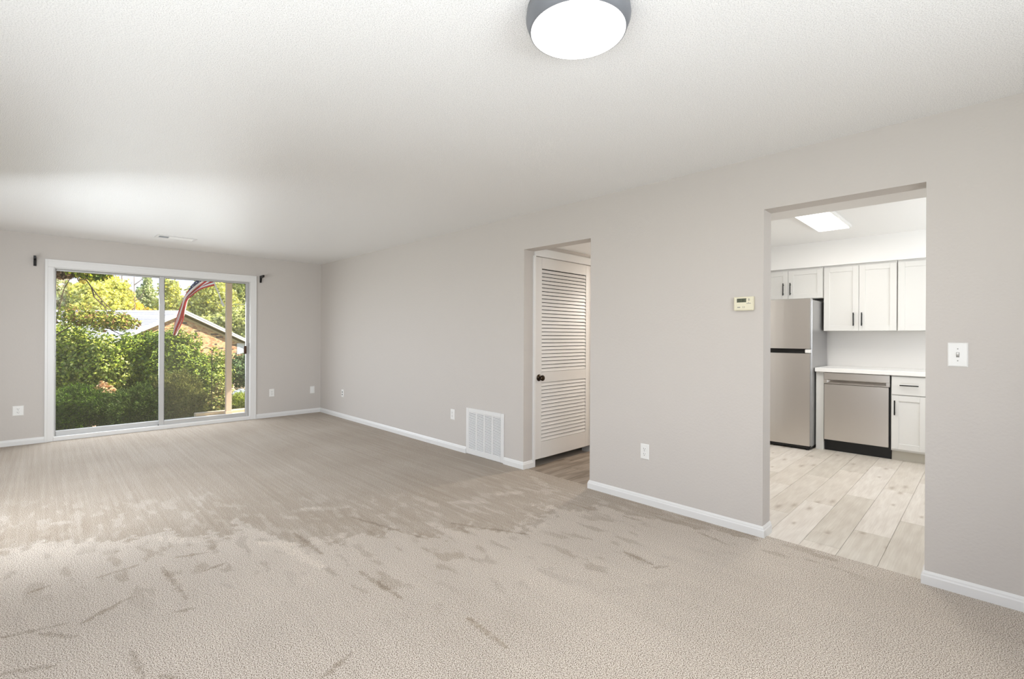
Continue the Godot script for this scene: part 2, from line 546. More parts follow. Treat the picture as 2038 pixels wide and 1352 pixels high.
	# baseboards
	var prof := [Vector2(0, 0), Vector2(0.014, 0), Vector2(0.014, 0.048), Vector2(0.0105, 0.054), Vector2(0.009, 0.062), Vector2(0.005, 0.069), Vector2(0.003, 0.0725), Vector2(0, 0.0725)]
	for b in [
		["baseboard_far", [Vector2(-0.984, 0), Vector2(-0.0001, 0)], "short white baseboard between sliding door and room corner"],
		["baseboard_left", [Vector2(-4.2, 9.5), Vector2(-4.2, 0), Vector2(-3.262, 0)], "white baseboard running left of the sliding door"],
		["baseboard_right_1", [Vector2(0, 0.0142), Vector2(0, 3.81)], "white baseboard from room corner to the air grille"],
		["baseboard_right_2", [Vector2(0, 4.402), Vector2(0, 4.667), Vector2(0.125, 4.667)], "short white baseboard from air grille into hall opening"],
		["baseboard_right_3", [Vector2(0.139, 5.444), Vector2(0, 5.444), Vector2(0, 6.794), Vector2(0.139, 6.794)], "white baseboard between hall and kitchen openings"],
		["baseboard_right_4", [Vector2(0.139, 7.58), Vector2(0, 7.58), Vector2(0, 9.5)], "white baseboard right of the kitchen opening"]]:
		st = ST()
		skirting(st, b[1], prof, -0.004)
		structure(b[0], st, M.white_trim, b[2], "baseboard")

	# hall
	var hall := structure("floor_hall", one_box(Vector3(0.041, -0.03, 4.667), Vector3(3.2, -0.012, 5.46)), M.dark_joint, "dark brown wood plank floor of the hall", "floor")
	for k in 6:
		var z0 := 4.668 + k * 0.13
		var x0: float = 0.042
		var first := [0.55, 0.95, 0.35, 0.75, 1.05, 0.5][k] as float
		var xs := [x0, x0 + first, x0 + first + 1.2, 3.2]
		for j in 3:
			plank(hall, xs[j], xs[j + 1], z0, minf(z0 + 0.13, 5.459), -0.012, -0.006, M["walnut_plank_%d" % ((k + j) % 2)], 0.0006)
	st = ST()
	box(st, Vector3(0.14, 2.066, 4.53), Vector3(3.2, 2.44, 4.667))
	box(st, Vector3(1.11, -0.03, 4.53), Vector3(3.2, 2.066, 4.667))
	structure("wall_hall", st, M.wall_paint, "greige hall wall holding the louvered closet door", "wall")
	st = ST()
	box(st, Vector3(0.14, -0.03, 3.8), Vector3(1.5, 2.44, 3.9))
	box(st, Vector3(1.3, -0.03, 3.9), Vector3(1.4, 2.44, 4.53))
	structure("wall_closet", st, M.wall_paint, "unlit closet walls behind the louvered door", "wall")
	structure("wall_hall_end", one_box(Vector3(3.2, -0.03, 4.53), Vector3(3.3, 2.44, 5.6)), M.wall_paint, "end wall of the hall", "wall")
	structure("wall_kitchen_side", one_box(Vector3(0.14, -0.03, 5.46), Vector3(3.68, 2.44, 5.6)), M.kitchen_paint, "wall between hall and refrigerator", "wall")
	structure("ceiling_hall", one_box(Vector3(0.14, 2.185, 4.667), Vector3(3.2, 2.44, 5.46)), M.smooth_ceiling, "low hall ceiling behind the hall opening", "ceiling")

	# kitchen shell
	structure("wall_kitchen_back", one_box(Vector3(3.68, -0.03, 5.46), Vector3(3.82, 2.44, 9.4)), M.kitchen_paint, "pale kitchen wall behind the cabinets", "wall")
	st = ST()
	for r in [[0.14, 1.3, -0.03, 2.44], [2.9, 3.68, -0.03, 2.44], [1.3, 2.9, -0.03, 1.1], [1.3, 2.9, 2.05, 2.44]]:
		box(st, Vector3(r[0], r[2], 9.3), Vector3(r[1], r[3], 9.4))
	structure("wall_kitchen_end", st, M.kitchen_paint, "far end wall of the kitchen", "wall")
	structure("ceiling_kitchen", one_box(Vector3(0.14, 2.415, 5.6), Vector3(3.68, 2.6, 9.3)), M.smooth_ceiling, "smooth white kitchen ceiling", "ceiling")
	structure("trim_soffit", one_box(Vector3(3.3, 2.122, 5.6), Vector3(3.68, 2.415, 9.3)), M.soffit_paint, "white soffit above the kitchen wall cabinets", "soffit")
	structure("trim_bulkhead", one_box(Vector3(0.14, 2.13, 5.6), Vector3(0.5, 2.415, 9.3)), M.kitchen_paint, "kitchen bulkhead just inside the kitchen opening", "soffit")
	var kf := structure("floor_kitchen", one_box(Vector3(0.041, -0.03, 5.6), Vector3(3.68, -0.0085, 9.3)), M.plank_joint, "light grey oak plank kitchen floor", "floor")
	var seam := [5.6, 5.82, 6.015, 6.21, 6.405, 6.6, 6.79, 6.985, 7.179, 7.375, 7.57, 7.765, 7.96]
	var joint := [0.7, 0.2, 1.0, 0.45, 0.1, 0.588, 1.0, 0.166, 0.58, 1.0, 0.4, 0.8]
	for k in seam.size() - 1:
		var x: float = 0.042
		var nx: float = joint[k]
		if nx - x < 0.05: nx += 1.23
		var j := 0
		while x < 3.6:
			plank(kf, x, minf(nx, 3.67), seam[k], seam[k + 1], -0.0085, -0.004, M["oak_plank_%d" % ((k * 2 + j * 5 + k / 3) % 3)], 0.0007)
			x = nx
			nx += 1.23
			j += 1
	obj("plank_field", one_box(Vector3(0.15, -0.0085, 7.961), Vector3(3.67, -0.004, 9.29)), M.oak_plank_1, kf)

func plank(parent: Node, x0: float, x1: float, z0: float, z1: float, y0: float, y1: float, m: Material, gap: float) -> void:
	var st := ST()
	var b := 0.0012
	var o := Vector2(rng.randf(), rng.randf() * 0.2)
	var lo := Vector3(x0 + gap, y0, z0 + gap)
	var hi := Vector3(x1 - gap, y1, z1 - gap)
	var uv := func(p: Vector3) -> Vector2: return Vector2(o.x + (p.x - x0) / 1.25, o.y + (p.z - z0) / 0.2 * 0.8)
	var c := (lo + hi) / 2.0
	var top := [Vector3(lo.x + b, hi.y, lo.z + b), Vector3(hi.x - b, hi.y, lo.z + b), Vector3(hi.x - b, hi.y, hi.z - b), Vector3(lo.x + b, hi.y, hi.z - b)]
	var rim := [Vector3(lo.x, hi.y - b, lo.z), Vector3(hi.x, hi.y - b, lo.z), Vector3(hi.x, hi.y - b, hi.z), Vector3(lo.x, hi.y - b, hi.z)]
	var foot := [lo, Vector3(hi.x, lo.y, lo.z), Vector3(hi.x, lo.y, hi.z), Vector3(lo.x, lo.y, hi.z)]
	poly(st, top, c, top.map(uv))
	for k in 4:
		var n := (k + 1) % 4
		var a := [top[k], top[n], rim[n], rim[k]]
		poly(st, a, c, a.map(uv))
		a = [rim[k], rim[n], foot[n], foot[k]]
		poly(st, a, c, a.map(uv))
	obj("plank", st, m, parent)

# ------------------------------------------------------------------ sliding glass door
func build_sliding_door() -> void:
	var d := thing("door_1", "aluminium sliding glass door in white casing, looking onto the garden", "sliding door", Vector3.ZERO, "", "structure")
	var L := -3.187
	var R := -1.067
	var T := 2.065
	# casing: two jambs, head and sill board, with a stepped face
	var pieces := [
		["casing", Vector3(L - 0.075, 0, 0), Vector3(L, T, 0.016)], ["casing", Vector3(R, 0, 0), Vector3(R + 0.083, T, 0.016)], ["casing", Vector3(L - 0.075, T, 0), Vector3(R + 0.083, 2.156, 0.016)], ["sill_board", Vector3(L, 0, -0.02), Vector3(R, 0.052, 0.012)]]
	for p in pieces:
		obj(p[0], one_box(p[1], p[2], 0.003), M.white_trim, d)
	var st := ST()
	box(st, Vector3(L - 0.075, 0, 0.016), Vector3(L - 0.05, 2.156, 0.021), 0.002)
	box(st, Vector3(R + 0.058, 0, 0.016), Vector3(R + 0.083, 2.156, 0.021), 0.002)
	box(st, Vector3(L - 0.05, 2.131, 0.016), Vector3(R + 0.058, 2.156, 0.021), 0.002)
	obj("back_band", st, M.white_trim, d)
	st = ST()
	box(st, Vector3(L, 0.052, -0.02), Vector3(L + 0.006, T, 0.0))
	box(st, Vector3(R - 0.006, 0.052, -0.02), Vector3(R, T, 0.0))
	box(st, Vector3(L + 0.006, T - 0.006, -0.02), Vector3(R - 0.006, T, 0.0))
	obj("reveal", st, M.white_trim, d)
	# aluminium frame with the tracks
	st = ST()
	box(st, Vector3(L, 0.0, -0.13), Vector3(L + 0.014, T, -0.02), 0.001)
	box(st, Vector3(R - 0.014, 0.0, -0.13), Vector3(R, T, -0.02), 0.001)
	box(st, Vector3(L + 0.014, T - 0.014, -0.13), Vector3(R - 0.014, T, -0.02), 0.001)
	box(st, Vector3(L + 0.014, -0.03, -0.13), Vector3(R - 0.014, 0.035, -0.02), 0.001)
	obj("track_frame", st, M.aluminium, d)
	# panels: fixed one in the outer track, sliding one in the inner track
	panel(d, "fixed_panel", L + 0.014, -2.10, -0.108, -0.076, 0.008, 0.055, M.clear_glass)
	var sl := panel(d, "sliding_panel", -2.168, R - 0.014, -0.062, -0.026, 0.05, 0.04, M.hazy_glass)
	obj("weather_strip", one_box(Vector3(-2.1125, 0.11, -0.027), Vector3(-2.1095, 2.03, -0.024)), M.dark_gap, sl)
	st = ST()
	box(st, Vector3(-1.128, 0.11, -0.027), Vector3(-1.1245, 2.03, -0.0245))
	box(st, Vector3(-2.1, 2.027, -0.027), Vector3(-1.13, 2.031, -0.0245))
	obj("gasket", st, M.dark_gap, sl)
	st = ST()
	box(st, Vector3(-1.15, 0.985, -0.025), Vector3(-1.112, 1.105, 0.004), 0.008)
	obj("handle", st, M.brown_plastic, sl)
	obj("wedge", one_box(Vector3(-2.176, 0.036, -0.05), Vector3(-2.168, 0.062, -0.026), 0.001), M.black_plastic, d)
	st = ST()
	box(st, Vector3(R - 0.008, 0.985, -0.018), Vector3(R - 0.0055, 1.155, -0.004))
	obj("latch_plate", st, M.aluminium, d)
	obj("keeper", one_box(Vector3(R - 0.0095, 1.1, -0.016), Vector3(R - 0.008, 1.148, -0.008)), M.black_plastic, d)
	obj("lock_stop", one_box(Vector3(L + 0.006, 0.995, -0.06), Vector3(L + 0.018, 1.02, -0.03), 0.002), M.black_plastic, d)

func panel(parent: Node, called: String, x0: float, x1: float, z0: float, z1: float, stile: float, rail: float, glass: Material) -> Node3D:
	var y0 := 0.036
	var y1 := 2.05
	var left := 0.055 if called == "sliding_panel" else stile
	var right := 0.034 if called == "sliding_panel" else 0.06
	var st := ST()
	box(st, Vector3(x0, y0, z0), Vector3(x0 + left, y1, z1), 0.003)
	box(st, Vector3(x1 - right, y0, z0), Vector3(x1, y1, z1), 0.003)
	box(st, Vector3(x0 + left, y1 - 0.018, z0), Vector3(x1 - right, y1, z1), 0.002)
	box(st, Vector3(x0 + left, y0, z0), Vector3(x1 - right, 0.108, z1), 0.003)
	var o := obj(called, st, M.aluminium, parent)
	var zc := (z0 + z1) / 2.0
	obj("pane", one_box(Vector3(x0 + left - 0.004, 0.104, zc - 0.003), Vector3(x1 - right + 0.004, y1 - 0.014, zc + 0.003)), glass, o)
	return o

# ------------------------------------------------------------------ louvered closet door
func build_louvre_door() -> void:
	var d := thing("door_2", "white louvered closet door with dark round knob in the hall", "door", Vector3.ZERO, "", "structure")
	var z1 := 4.664
	var z0 := 4.632
	obj("stile", one_box(Vector3(0.160, 0.058, z0), Vector3(0.262, 2.062, z1), 0.002), M.door_paint, d)
	obj("stile", one_box(Vector3(0.992, 0.058, z0), Vector3(1.092, 2.062, z1), 0.002), M.door_paint, d)
	for r in [[1.952, 2.062], [0.812, 0.917], [0.058, 0.224]]:
		obj("rail", one_box(Vector3(0.262, r[0], z0), Vector3(0.992, r[1], z1), 0.0), M.door_paint, d)
	var slat := ST()
	prism(slat, [Vector3(0.262, -0.0158, z1 - 0.0035), Vector3(0.262, 0.0150, z1 - 0.0125), Vector3(0.262, 0.0158, z1 - 0.0095), Vector3(0.262, -0.0150, z1 - 0.0005)], Vector3(0.73, 0, 0))
	var first: MeshInstance3D = null
	for sec in [[0.917, 28], [0.224, 16]]:
		for k in sec[1]:
			var y: float = sec[0] + 0.0183 + k * 0.0367
			if first == null:
				first = obj("slat", slat, M.door_paint, d)
				first.position.y = y
			else:
				var c := first.duplicate()
				c.name = "slat"
				d.add_child(c, true)
				c.position.y = y
	obj("backing", one_box(Vector3(0.25, 0.2, z0 + 0.004), Vector3(1.0, 1.96, z0 + 0.009)), M.dark_gap, d)  # dark sheet standing in for the shade between the slats
	# knob: rose, neck and ball
	var st := ST()
	var k := Vector3(0.222, 0.864, z1)
	lathe(st, [Vector2(0.034, 0.0), Vector2(0.034, 0.003), Vector2(0.028, 0.008), Vector2(0.013, 0.012), Vector2(0.011, 0.022), Vector2(0.018, 0.030), Vector2(0.0265, 0.038), Vector2(0.029, 0.047), Vector2(0.027, 0.056), Vector2(0.019, 0.063), Vector2(0.0, 0.066)], k, Vector3(0, 0, 1), 28)
	obj("knob", st, M.bronze, d)
	obj("latch", one_box(Vector3(0.158, 0.835, z0 + 0.008), Vector3(0.163, 0.893, z1 + 0.0006)), M.bronze, d)
	for y in [0.3, 1.06, 1.85]:
		st = ST()
		tube(st, [Vector3(1.096, y - 0.045, z1 + 0.004), Vector3(1.096, y + 0.045, z1 + 0.004)], 0.006)
		obj("hinge", st, M.aluminium, d)
	# casing
	obj("casing", one_box(Vector3(0.1255, -0.006, 4.64), Vector3(0.157, 2.066, 4.682), 0.003), M.white_trim, d)
	obj("casing", one_box(Vector3(1.1, -0.006, 4.667), Vector3(1.17, 2.066, 4.682), 0.003), M.white_trim, d)
	obj("casing", one_box(Vector3(0.1405, 2.0665, 4.667), Vector3(1.17, 2.146, 4.682), 0.003), M.white_trim, d)

# ------------------------------------------------------------------ small fittings on the walls
func plate_base(w: float, h: float) -> SurfaceTool:
	# built facing +z, centred
	var st := ST()
	var a := w / 2.0
	var b := h / 2.0
	var c := Vector3(0, 0, -0.01)
	var r := 0.005
	var back := [Vector3(-a, -b, 0), Vector3(a, -b, 0), Vector3(a, b, 0), Vector3(-a, b, 0)]
	var mid := []
	var top := []
	for p in back:
		mid.append(Vector3(p.x, p.y, 0.0025))
		top.append(Vector3(p.x - signf(p.x) * r, p.y - signf(p.y) * r, 0.006))
	for k in 4:
		var n := (k + 1) % 4
		poly(st, [back[k], back[n], mid[n], mid[k]], c)
		poly(st, [mid[k], mid[n], top[n], top[k]], c)
	poly(st, top, c)
	return st

func duplex(label: String, at: Vector3, turn: float, w := 0.072, h := 0.117) -> void:
	var o := thing("wall_outlet", label, "outlet", at)
	o.rotation.y = turn
	obj("cover_plate", plate_base(w, h), M.plate_white, o)
	for s in [-1.0, 1.0]:
		var st := ST()
		box(st, Vector3(-0.017, s * 0.0195 - 0.0135, 0.004), Vector3(0.017, s * 0.0195 + 0.0135, 0.0075), 0.003)
		var rec := obj("receptacle", st, M.plate_white, o)
		st = ST()
		box(st, Vector3(-0.0085, s * 0.0195 - 0.001, 0.0074), Vector3(-0.0060, s * 0.0195 + 0.0085, 0.0079))
		box(st, Vector3(0.0060, s * 0.0195 + 0.0005, 0.0074), Vector3(0.0082, s * 0.0195 + 0.0080, 0.0079))
		tube(st, [Vector3(0, s * 0.0195 - 0.0075, 0.0070), Vector3(0, s * 0.0195 - 0.0075, 0.0079)], 0.0028)
		obj("slot", st, M.slot_dark, rec)
	var sc := ST()
	tube(sc, [Vector3(0, 0, 0.005), Vector3(0, 0, 0.0068)], 0.003)
	obj("screw", sc, M.aluminium, o)

func build_wall_fittings() -> void:
	var q := -PI / 2
	duplex("white duplex outlet on the wall between the hall and kitchen openings", Vector3(0, 0.4, 5.958), q)
	duplex("white duplex outlet on the long wall beside the air return grille", Vector3(0, 0.392, 3.565), q)
	duplex("white duplex outlet on the end wall just right of the sliding door", Vector3(-0.757, 0.376, 0), 0.0)
	duplex("wide white duplex outlet on the end wall left of the sliding door", Vector3(-3.475, 0.394, 0), 0.0, 0.09, 0.112)
	# jack plate by the corner, on the long wall
	var o := thing("jack_plate", "small white plate with two dark jacks on the long wall near the corner", "jack plate", Vector3(0, 0.38, 0.816))
	o.rotation.y = q
	obj("cover_plate", plate_base(0.07, 0.115), M.plate_white, o)
	for s in [-1.0, 1.0]:
		var st := ST()
		lathe(st, [Vector2(0.0095, 0.005), Vector2(0.0095, 0.009), Vector2(0.0, 0.009)], Vector3(0, s * 0.019, 0), Vector3(0, 0, 1), 12, false)
		obj("jack", st, M.slot_dark, o)
	# rocker style plate in the corner of the end wall
	o = thing("blank_plate", "white plate with a recessed grey insert on the end wall by the corner", "wall plate", Vector3(-0.136, 0.375, 0))
	obj("cover_plate", plate_base(0.072, 0.115), M.plate_white, o)
	obj("insert", one_box(Vector3(-0.0165, -0.033, 0.004), Vector3(0.0165, 0.033, 0.0072), 0.002), M.pole_white, o)
	# light switch
	o = thing("light_switch", "white toggle light switch on the wall right of the kitchen opening", "switch", Vector3(0, 1.198, 7.703))
	o.rotation.y = q
	obj("cover_plate", plate_base(0.076, 0.121), M.plate_white, o)
	obj("slot", one_box(Vector3(-0.006, -0.0125, 0.0045), Vector3(0.006, 0.0125, 0.0066)), M.slot_grey, o)
	var st := ST()
	prism(st, [Vector3(-0.0042, -0.004, 0.006), Vector3(-0.0042, 0.006, 0.006), Vector3(-0.0042, 0.011, 0.017), Vector3(-0.0042, 0.004, 0.0185)], Vector3(0.0084, 0, 0))
	obj("toggle", st, M.plate_white, o)
	for s in [-1.0, 1.0]:
		st = ST()
		tube(st, [Vector3(0, s * 0.030, 0.005), Vector3(0, s * 0.030, 0.0068)], 0.0028)
		obj("screw", st, M.slot_grey, o)
	# thermostat
	o = thing("thermostat", "beige thermostat with dark display on the wall left of kitchen opening", "thermostat", Vector3(0, 1.4995, 6.681))
	o.rotation.y = q
	st = ST()
	box(st, Vector3(-0.056, -0.040, 0), Vector3(0.056, 0.040, 0.008), 0.002)
	obj("base", st, M.thermostat_beige, o)
	st = ST()
	prism(st, [Vector3(-0.0615, -0.040, 0.006), Vector3(0.0615, -0.040, 0.006), Vector3(0.0615, 0.0445, 0.006), Vector3(-0.0615, 0.0445, 0.006)], Vector3(0, 0, 0.016))
	prism(st, [Vector3(-0.0575, -0.0445, 0.006), Vector3(0.0575, -0.0445, 0.006), Vector3(0.0615, -0.040, 0.006), Vector3(-0.0615, -0.040, 0.006)], Vector3(0, 0, 0.016))
	box(st, Vector3(-0.0585, -0.0415, 0.022), Vector3(0.0585, 0.0415, 0.026), 0.0025)
	obj("case", st, M.thermostat_beige, o)
	var lc := obj("display", one_box(Vector3(-0.0385, 0.0085, 0.0255), Vector3(0.017, 0.0315, 0.0265)), M.lcd, o)
	st = ST()
	box(st, Vector3(-0.0405, 0.0305, 0.0256), Vector3(0.019, 0.0335, 0.0272))
	box(st, Vector3(-0.0405, 0.0075, 0.0256), Vector3(-0.0385, 0.0305, 0.0272))
	obj("bezel", st, M.lcd_ink, lc)
	for t in [-0.024, -0.004]:
		seven(lc, Vector3(t, 0.020, 0.0266), "78"[int(t > -0.01)], 0.013)
	st = ST()
	for k in 3:
		box(st, Vector3(-0.0475, 0.0295 - k * 0.0085, 0.0258), Vector3(-0.0445, 0.0312 - k * 0.0085, 0.0264))
	obj("mark", st, M.slot_grey, o)
	for k in 3:
		obj("button", one_box(Vector3(0.024 + k * 0.007, 0.017, 0.0255), Vector3(0.0295 + k * 0.007, 0.032, 0.0275), 0.001), M.slot_grey if k == 1 else M.thermostat_beige, o)
	obj("button", one_box(Vector3(0.018, -0.001, 0.0255), Vector3(0.046, 0.0025, 0.0268), 0.0006), M.slot_grey, o)
	st = ST()
	prism(st, [Vector3(0.028, 0.004, 0.0256), Vector3(0.034, 0.004, 0.0256), Vector3(0.031, 0.009, 0.0256)], Vector3(0, 0, 0.001))
	obj("arrow", st, M.slot_grey, o)
	for k in 2:
		st = ST()
		tube(st, [Vector3(-0.0335 + k * 0.009, -0.0235, 0.0250), Vector3(-0.0335 + k * 0.009, -0.0235, 0.0268)], 0.0042)
		obj("dial_mark", st, M.slot_grey, o)
	for k in 2:
		obj("slider", one_box(Vector3(-0.004 + k * 0.009, -0.0285, 0.0255), Vector3(-0.002 + k * 0.009, -0.0175, 0.0275)), M.slot_grey, o)
	# air return grille
	o = thing("return_grille", "large white louvered air return grille low on the long wall", "grille", Vector3(0, 0.2515, 4.106))
	o.rotation.y = q
	st = ST()
	box(st, Vector3(-0.296, -0.2465, 0), Vector3(-0.252, 0.2465, 0.009), 0.003)
	box(st, Vector3(0.252, -0.2465, 0), Vector3(0.296, 0.2465, 0.009), 0.003)
	box(st, Vector3(-0.252, 0.204, 0), Vector3(0.252, 0.2465, 0.009), 0.003)
	box(st, Vector3(-0.252, -0.2465, 0), Vector3(0.252, -0.194, 0.009), 0.003)
	obj("frame", st, M.white_trim, o)
	for k in 3:
		var x := -0.126 + k * 0.126
		obj("mullion", one_box(Vector3(x - 0.0075, -0.194, 0.0), Vector3(x + 0.0075, 0.204, 0.008), 0.001), M.white_trim, o)
	for k in 4:
		var x0 := -0.252 + k * 0.126 + (0.0075 if k else 0.0)
		var x1 := -0.252 + (k + 1) * 0.126 - (0.0075 if k < 3 else 0.0)
		st = ST()
		for j in 33:
			var y := -0.194 + (j + 0.5) * 0.398 / 33.0
			prism(st, [Vector3(x0, y - 0.0045, 0.0064), Vector3(x0, y - 0.0038, 0.0072), Vector3(x0, y + 0.0038, 0.0042), Vector3(x0, y + 0.0032, 0.0034)], Vector3(x1 - x0, 0, 0))
		var lv := obj("louvre", st, M.white_trim, o)
		lv.set_meta("kind", "stuff")
	obj("backing", one_box(Vector3(-0.25, -0.19, 0.0002), Vector3(0.25, 0.2, 0.0008)), M.slot_dark, o)  # dark colour in place of the shade behind the louvres
	# curtain rod brackets
	for b in [[Vector3(-3.345, 2.115, 0), "black curtain rod bracket left of the sliding door", "left"], [Vector3(-0.926, 2.115, 0), "black curtain rod bracket right of the sliding door", "right"]]:
		o = thing("curtain_bracket", b[1], "bracket", b[0], "curtain rod brackets above the sliding door")
		obj("plate", one_box(Vector3(-0.0125, -0.052, 0), Vector3(0.0125, 0.052, 0.004), 0.001), M.black_metal, o)
		st = ST()
		prism(st, [Vector3(-0.011, -0.05, 0.004), Vector3(-0.011, 0.05, 0.004), Vector3(-0.011, 0.05, 0.05), Vector3(-0.011, -0.05, 0.018)], Vector3(0.022, 0, 0))
		prism(st, [Vector3(-0.011, 0.012, 0.032), Vector3(-0.011, 0.05, 0.05), Vector3(-0.011, 0.053, 0.152), Vector3(-0.011, 0.022, 0.145)], Vector3(0.022, 0, 0))
		obj("arm", st, M.black_metal, o)

func seven(parent: Node, at: Vector3, digit: String, h: float) -> void:
	# digits of a segment display
	var on: Array = {"7": [0, 1, 2], "8": [0, 1, 2, 3, 4, 5, 6]}[digit]
	var w := h * 0.55
	var t := h * 0.12
	var seg := [[0.0, h / 2, w, t], [w / 2, h / 4, t, h / 2], [w / 2, -h / 4, t, h / 2], [0.0, -h / 2, w, t], [-w / 2, -h / 4, t, h / 2], [-w / 2, h / 4, t, h / 2], [0.0, 0.0, w, t]]
	var st := ST()
	for k in on:
		var s: Array = seg[k]
		box(st, at + Vector3(s[0] - s[2] / 2, s[1] - s[3] / 2, 0), at + Vector3(s[0] + s[2] / 2, s[1] + s[3] / 2, 0.0004))
	obj("digit", st, M.lcd_ink, parent)

# ------------------------------------------------------------------ ceiling
func build_ceiling_fittings() -> void:
	var at := Vector3(-1.935, 2.44, 6.787)
	var o := thing("ceiling_light", "round flush ceiling light with grey metal ring and glowing white diffuser", "ceiling light", at)
	var st := ST()
	lathe(st, [Vector2(0.168, -0.001), Vector2(0.18, -0.001), Vector2(0.184, -0.03), Vector2(0.183, -0.04), Vector2(0.1695, -0.076), Vector2(0.165, -0.076), Vector2(0.165, -0.05)], Vector3.ZERO, Vector3(0, 1, 0), 64)
	obj("ring", st, M.lamp_metal, o)
	st = ST()
	lathe(st, [Vector2(0.166, -0.04), Vector2(0.166, -0.077), Vector2(0.155, -0.083), Vector2(0.12, -0.090), Vector2(0.07, -0.095), Vector2(0.0, -0.097)], Vector3.ZERO, Vector3(0, 1, 0), 64)
	obj("diffuser", st, M.lamp_diffuser, o)
	var l := AreaLight3D.new()
	l.name = "lamp_light"
	l.area_size = Vector2(0.235, 0.235)
	l.light_energy = E_LAMP
	l.light_color = Color(1.0, 0.975, 0.945)
	l.area_range = 20.0
	l.shadow_enabled = true
	add_child(l)
	l.position = at + Vector3(0, -0.1, 0)
	l.rotation = Vector3(-PI / 2, 0, 0)

	# ceiling register near the sliding door
	o = thing("ceiling_register", "white ceiling air register near the sliding door, one end dark", "vent", Vector3(-2.135, 2.44, 0.89))
	st = ST()
	box(st, Vector3(-0.2, -0.008, -0.095), Vector3(0.2, 0, -0.062), 0.002)
	box(st, Vector3(-0.2, -0.008, 0.062), Vector3(0.2, 0, 0.095), 0.002)
	box(st, Vector3(-0.2, -0.008, -0.062), Vector3(-0.17, 0, 0.062), 0.002)
	box(st, Vector3(0.17, -0.008, -0.062), Vector3(0.2, 0, 0.062), 0.002)
	obj("frame", st, M.white_trim, o)
	for k in 4:
		st = ST()
		var z := -0.046 + k * 0.031
		prism(st, [Vector3(-0.07, -0.007, z - 0.017), Vector3(-0.07, -0.0055, z - 0.0175), Vector3(-0.07, -0.0005, z + 0.014), Vector3(-0.07, -0.002, z + 0.0145)], Vector3(0.24, 0, 0))
		obj("louvre", st, M.plate_white, o)
	obj("divider", one_box(Vector3(-0.075, -0.007, -0.062), Vector3(-0.07, 0, 0.062)), M.plate_white, o)
	for k in 3:
		obj("damper", one_box(Vector3(-0.168, -0.004, -0.055 + k * 0.04), Vector3(-0.077, -0.002, -0.028 + k * 0.04)), M.vent_grey, o)
	obj("backing", one_box(Vector3(-0.168, -0.001, -0.06), Vector3(-0.077, -0.0002, 0.06)), M.slot_grey, o)

	# hall light added out of view to brighten the louvered door
	o = thing("added_hall_ceiling_light", "added small round ceiling light out of view down the hall", "ceiling light", Vector3(2.2, 2.185, 5.06))
	st = ST()
	lathe(st, [Vector2(0.13, 0.0), Vector2(0.135, -0.02), Vector2(0.125, -0.03), Vector2(0.115, -0.03)], Vector3.ZERO, Vector3(0, 1, 0), 32)
	obj("ring", st, M.lamp_metal, o)
	st = ST()
	lathe(st, [Vector2(0.118, -0.02), Vector2(0.115, -0.035), Vector2(0.08, -0.06), Vector2(0.0, -0.07)], Vector3.ZERO, Vector3(0, 1, 0), 32)
	obj("diffuser", st, M.lamp_diffuser, o)
	var h := AreaLight3D.new()
	h.name = "added_hall_light"
	h.area_size = Vector2(0.16, 0.16)
	h.light_energy = E_ADDED_HALL
	h.light_color = Color(1.0, 0.975, 0.945)
	h.area_range = 8.0
	h.shadow_enabled = true
	add_child(h)
	h.position = Vector3(2.2, 2.105, 5.06)
	h.rotation = Vector3(-PI / 2, 0, 0)

	# kitchen light
	o = thing("kitchen_ceiling_light", "bright rectangular ceiling light fixed to the kitchen ceiling", "ceiling light", Vector3(1.9, 2.415, 6.68))
	st = ST()
	box(st, Vector3(-0.6, -0.03, -0.15), Vector3(0.6, 0, 0.15), 0.004)
	obj("housing", st, M.white_trim, o)
	var e := mat("kitchen_panel", Color(0.95, 0.95, 0.95), 0.5)
	e.emission_enabled = true
	e.emission = Color(1.0, 0.99, 0.97)
	e.emission_energy_multiplier = 3.0
	obj("diffuser", one_box(Vector3(-0.58, -0.036, -0.13), Vector3(0.58, -0.03, 0.13), 0.001), M.kitchen_panel, o)
	var a := AreaLight3D.new()
	a.name = "kitchen_light"
	a.area_size = Vector2(1.14, 0.25)
	a.light_energy = E_KITCHEN
	a.light_color = Color(1.0, 0.985, 0.96)
	a.area_range = 12.0
	a.shadow_enabled = true
	add_child(a)
	a.position = Vector3(1.9, 2.375, 6.68)
	a.rotation = Vector3(-PI / 2, 0, 0)

# ------------------------------------------------------------------ kitchen
func shaker(parent: Node, called: String, x: float, y0: float, y1: float, z0: float, z1: float, rail := 0.058) -> MeshInstance3D:
	# a framed door front that looks to -x, its face at x
	var st := ST()
	var t := 0.019
	box(st, Vector3(x, y0, z0), Vector3(x + t, y1, z0 + rail), 0.0015)
	box(st, Vector3(x, y0, z1 - rail), Vector3(x + t, y1, z1), 0.0015)
	box(st, Vector3(x, y0, z0 + rail), Vector3(x + t, y0 + rail, z1 - rail), 0.0015)
	box(st, Vector3(x, y1 - rail, z0 + rail), Vector3(x + t, y1, z1 - rail), 0.0015)
	box(st, Vector3(x + 0.008, y0 + rail, z0 + rail), Vector3(x + t - 0.002, y1 - rail, z1 - rail))
	return obj(called, st, M.cabinet_white, parent)

func bar_handle(parent: Node, a: Vector3, b: Vector3) -> void:
	var st := ST()
	var out := Vector3(-0.03, 0, 0)
	tube(st, [a + out, b + out], 0.0058, -1, 10)
	for t in [0.14, 0.86]:
		var p := a.lerp(b, t)
		tube(st, [p, p + out], 0.0045)
	var h := obj("handle", st, M.black_metal, parent)
	h.set_meta("label", "black bar handle")

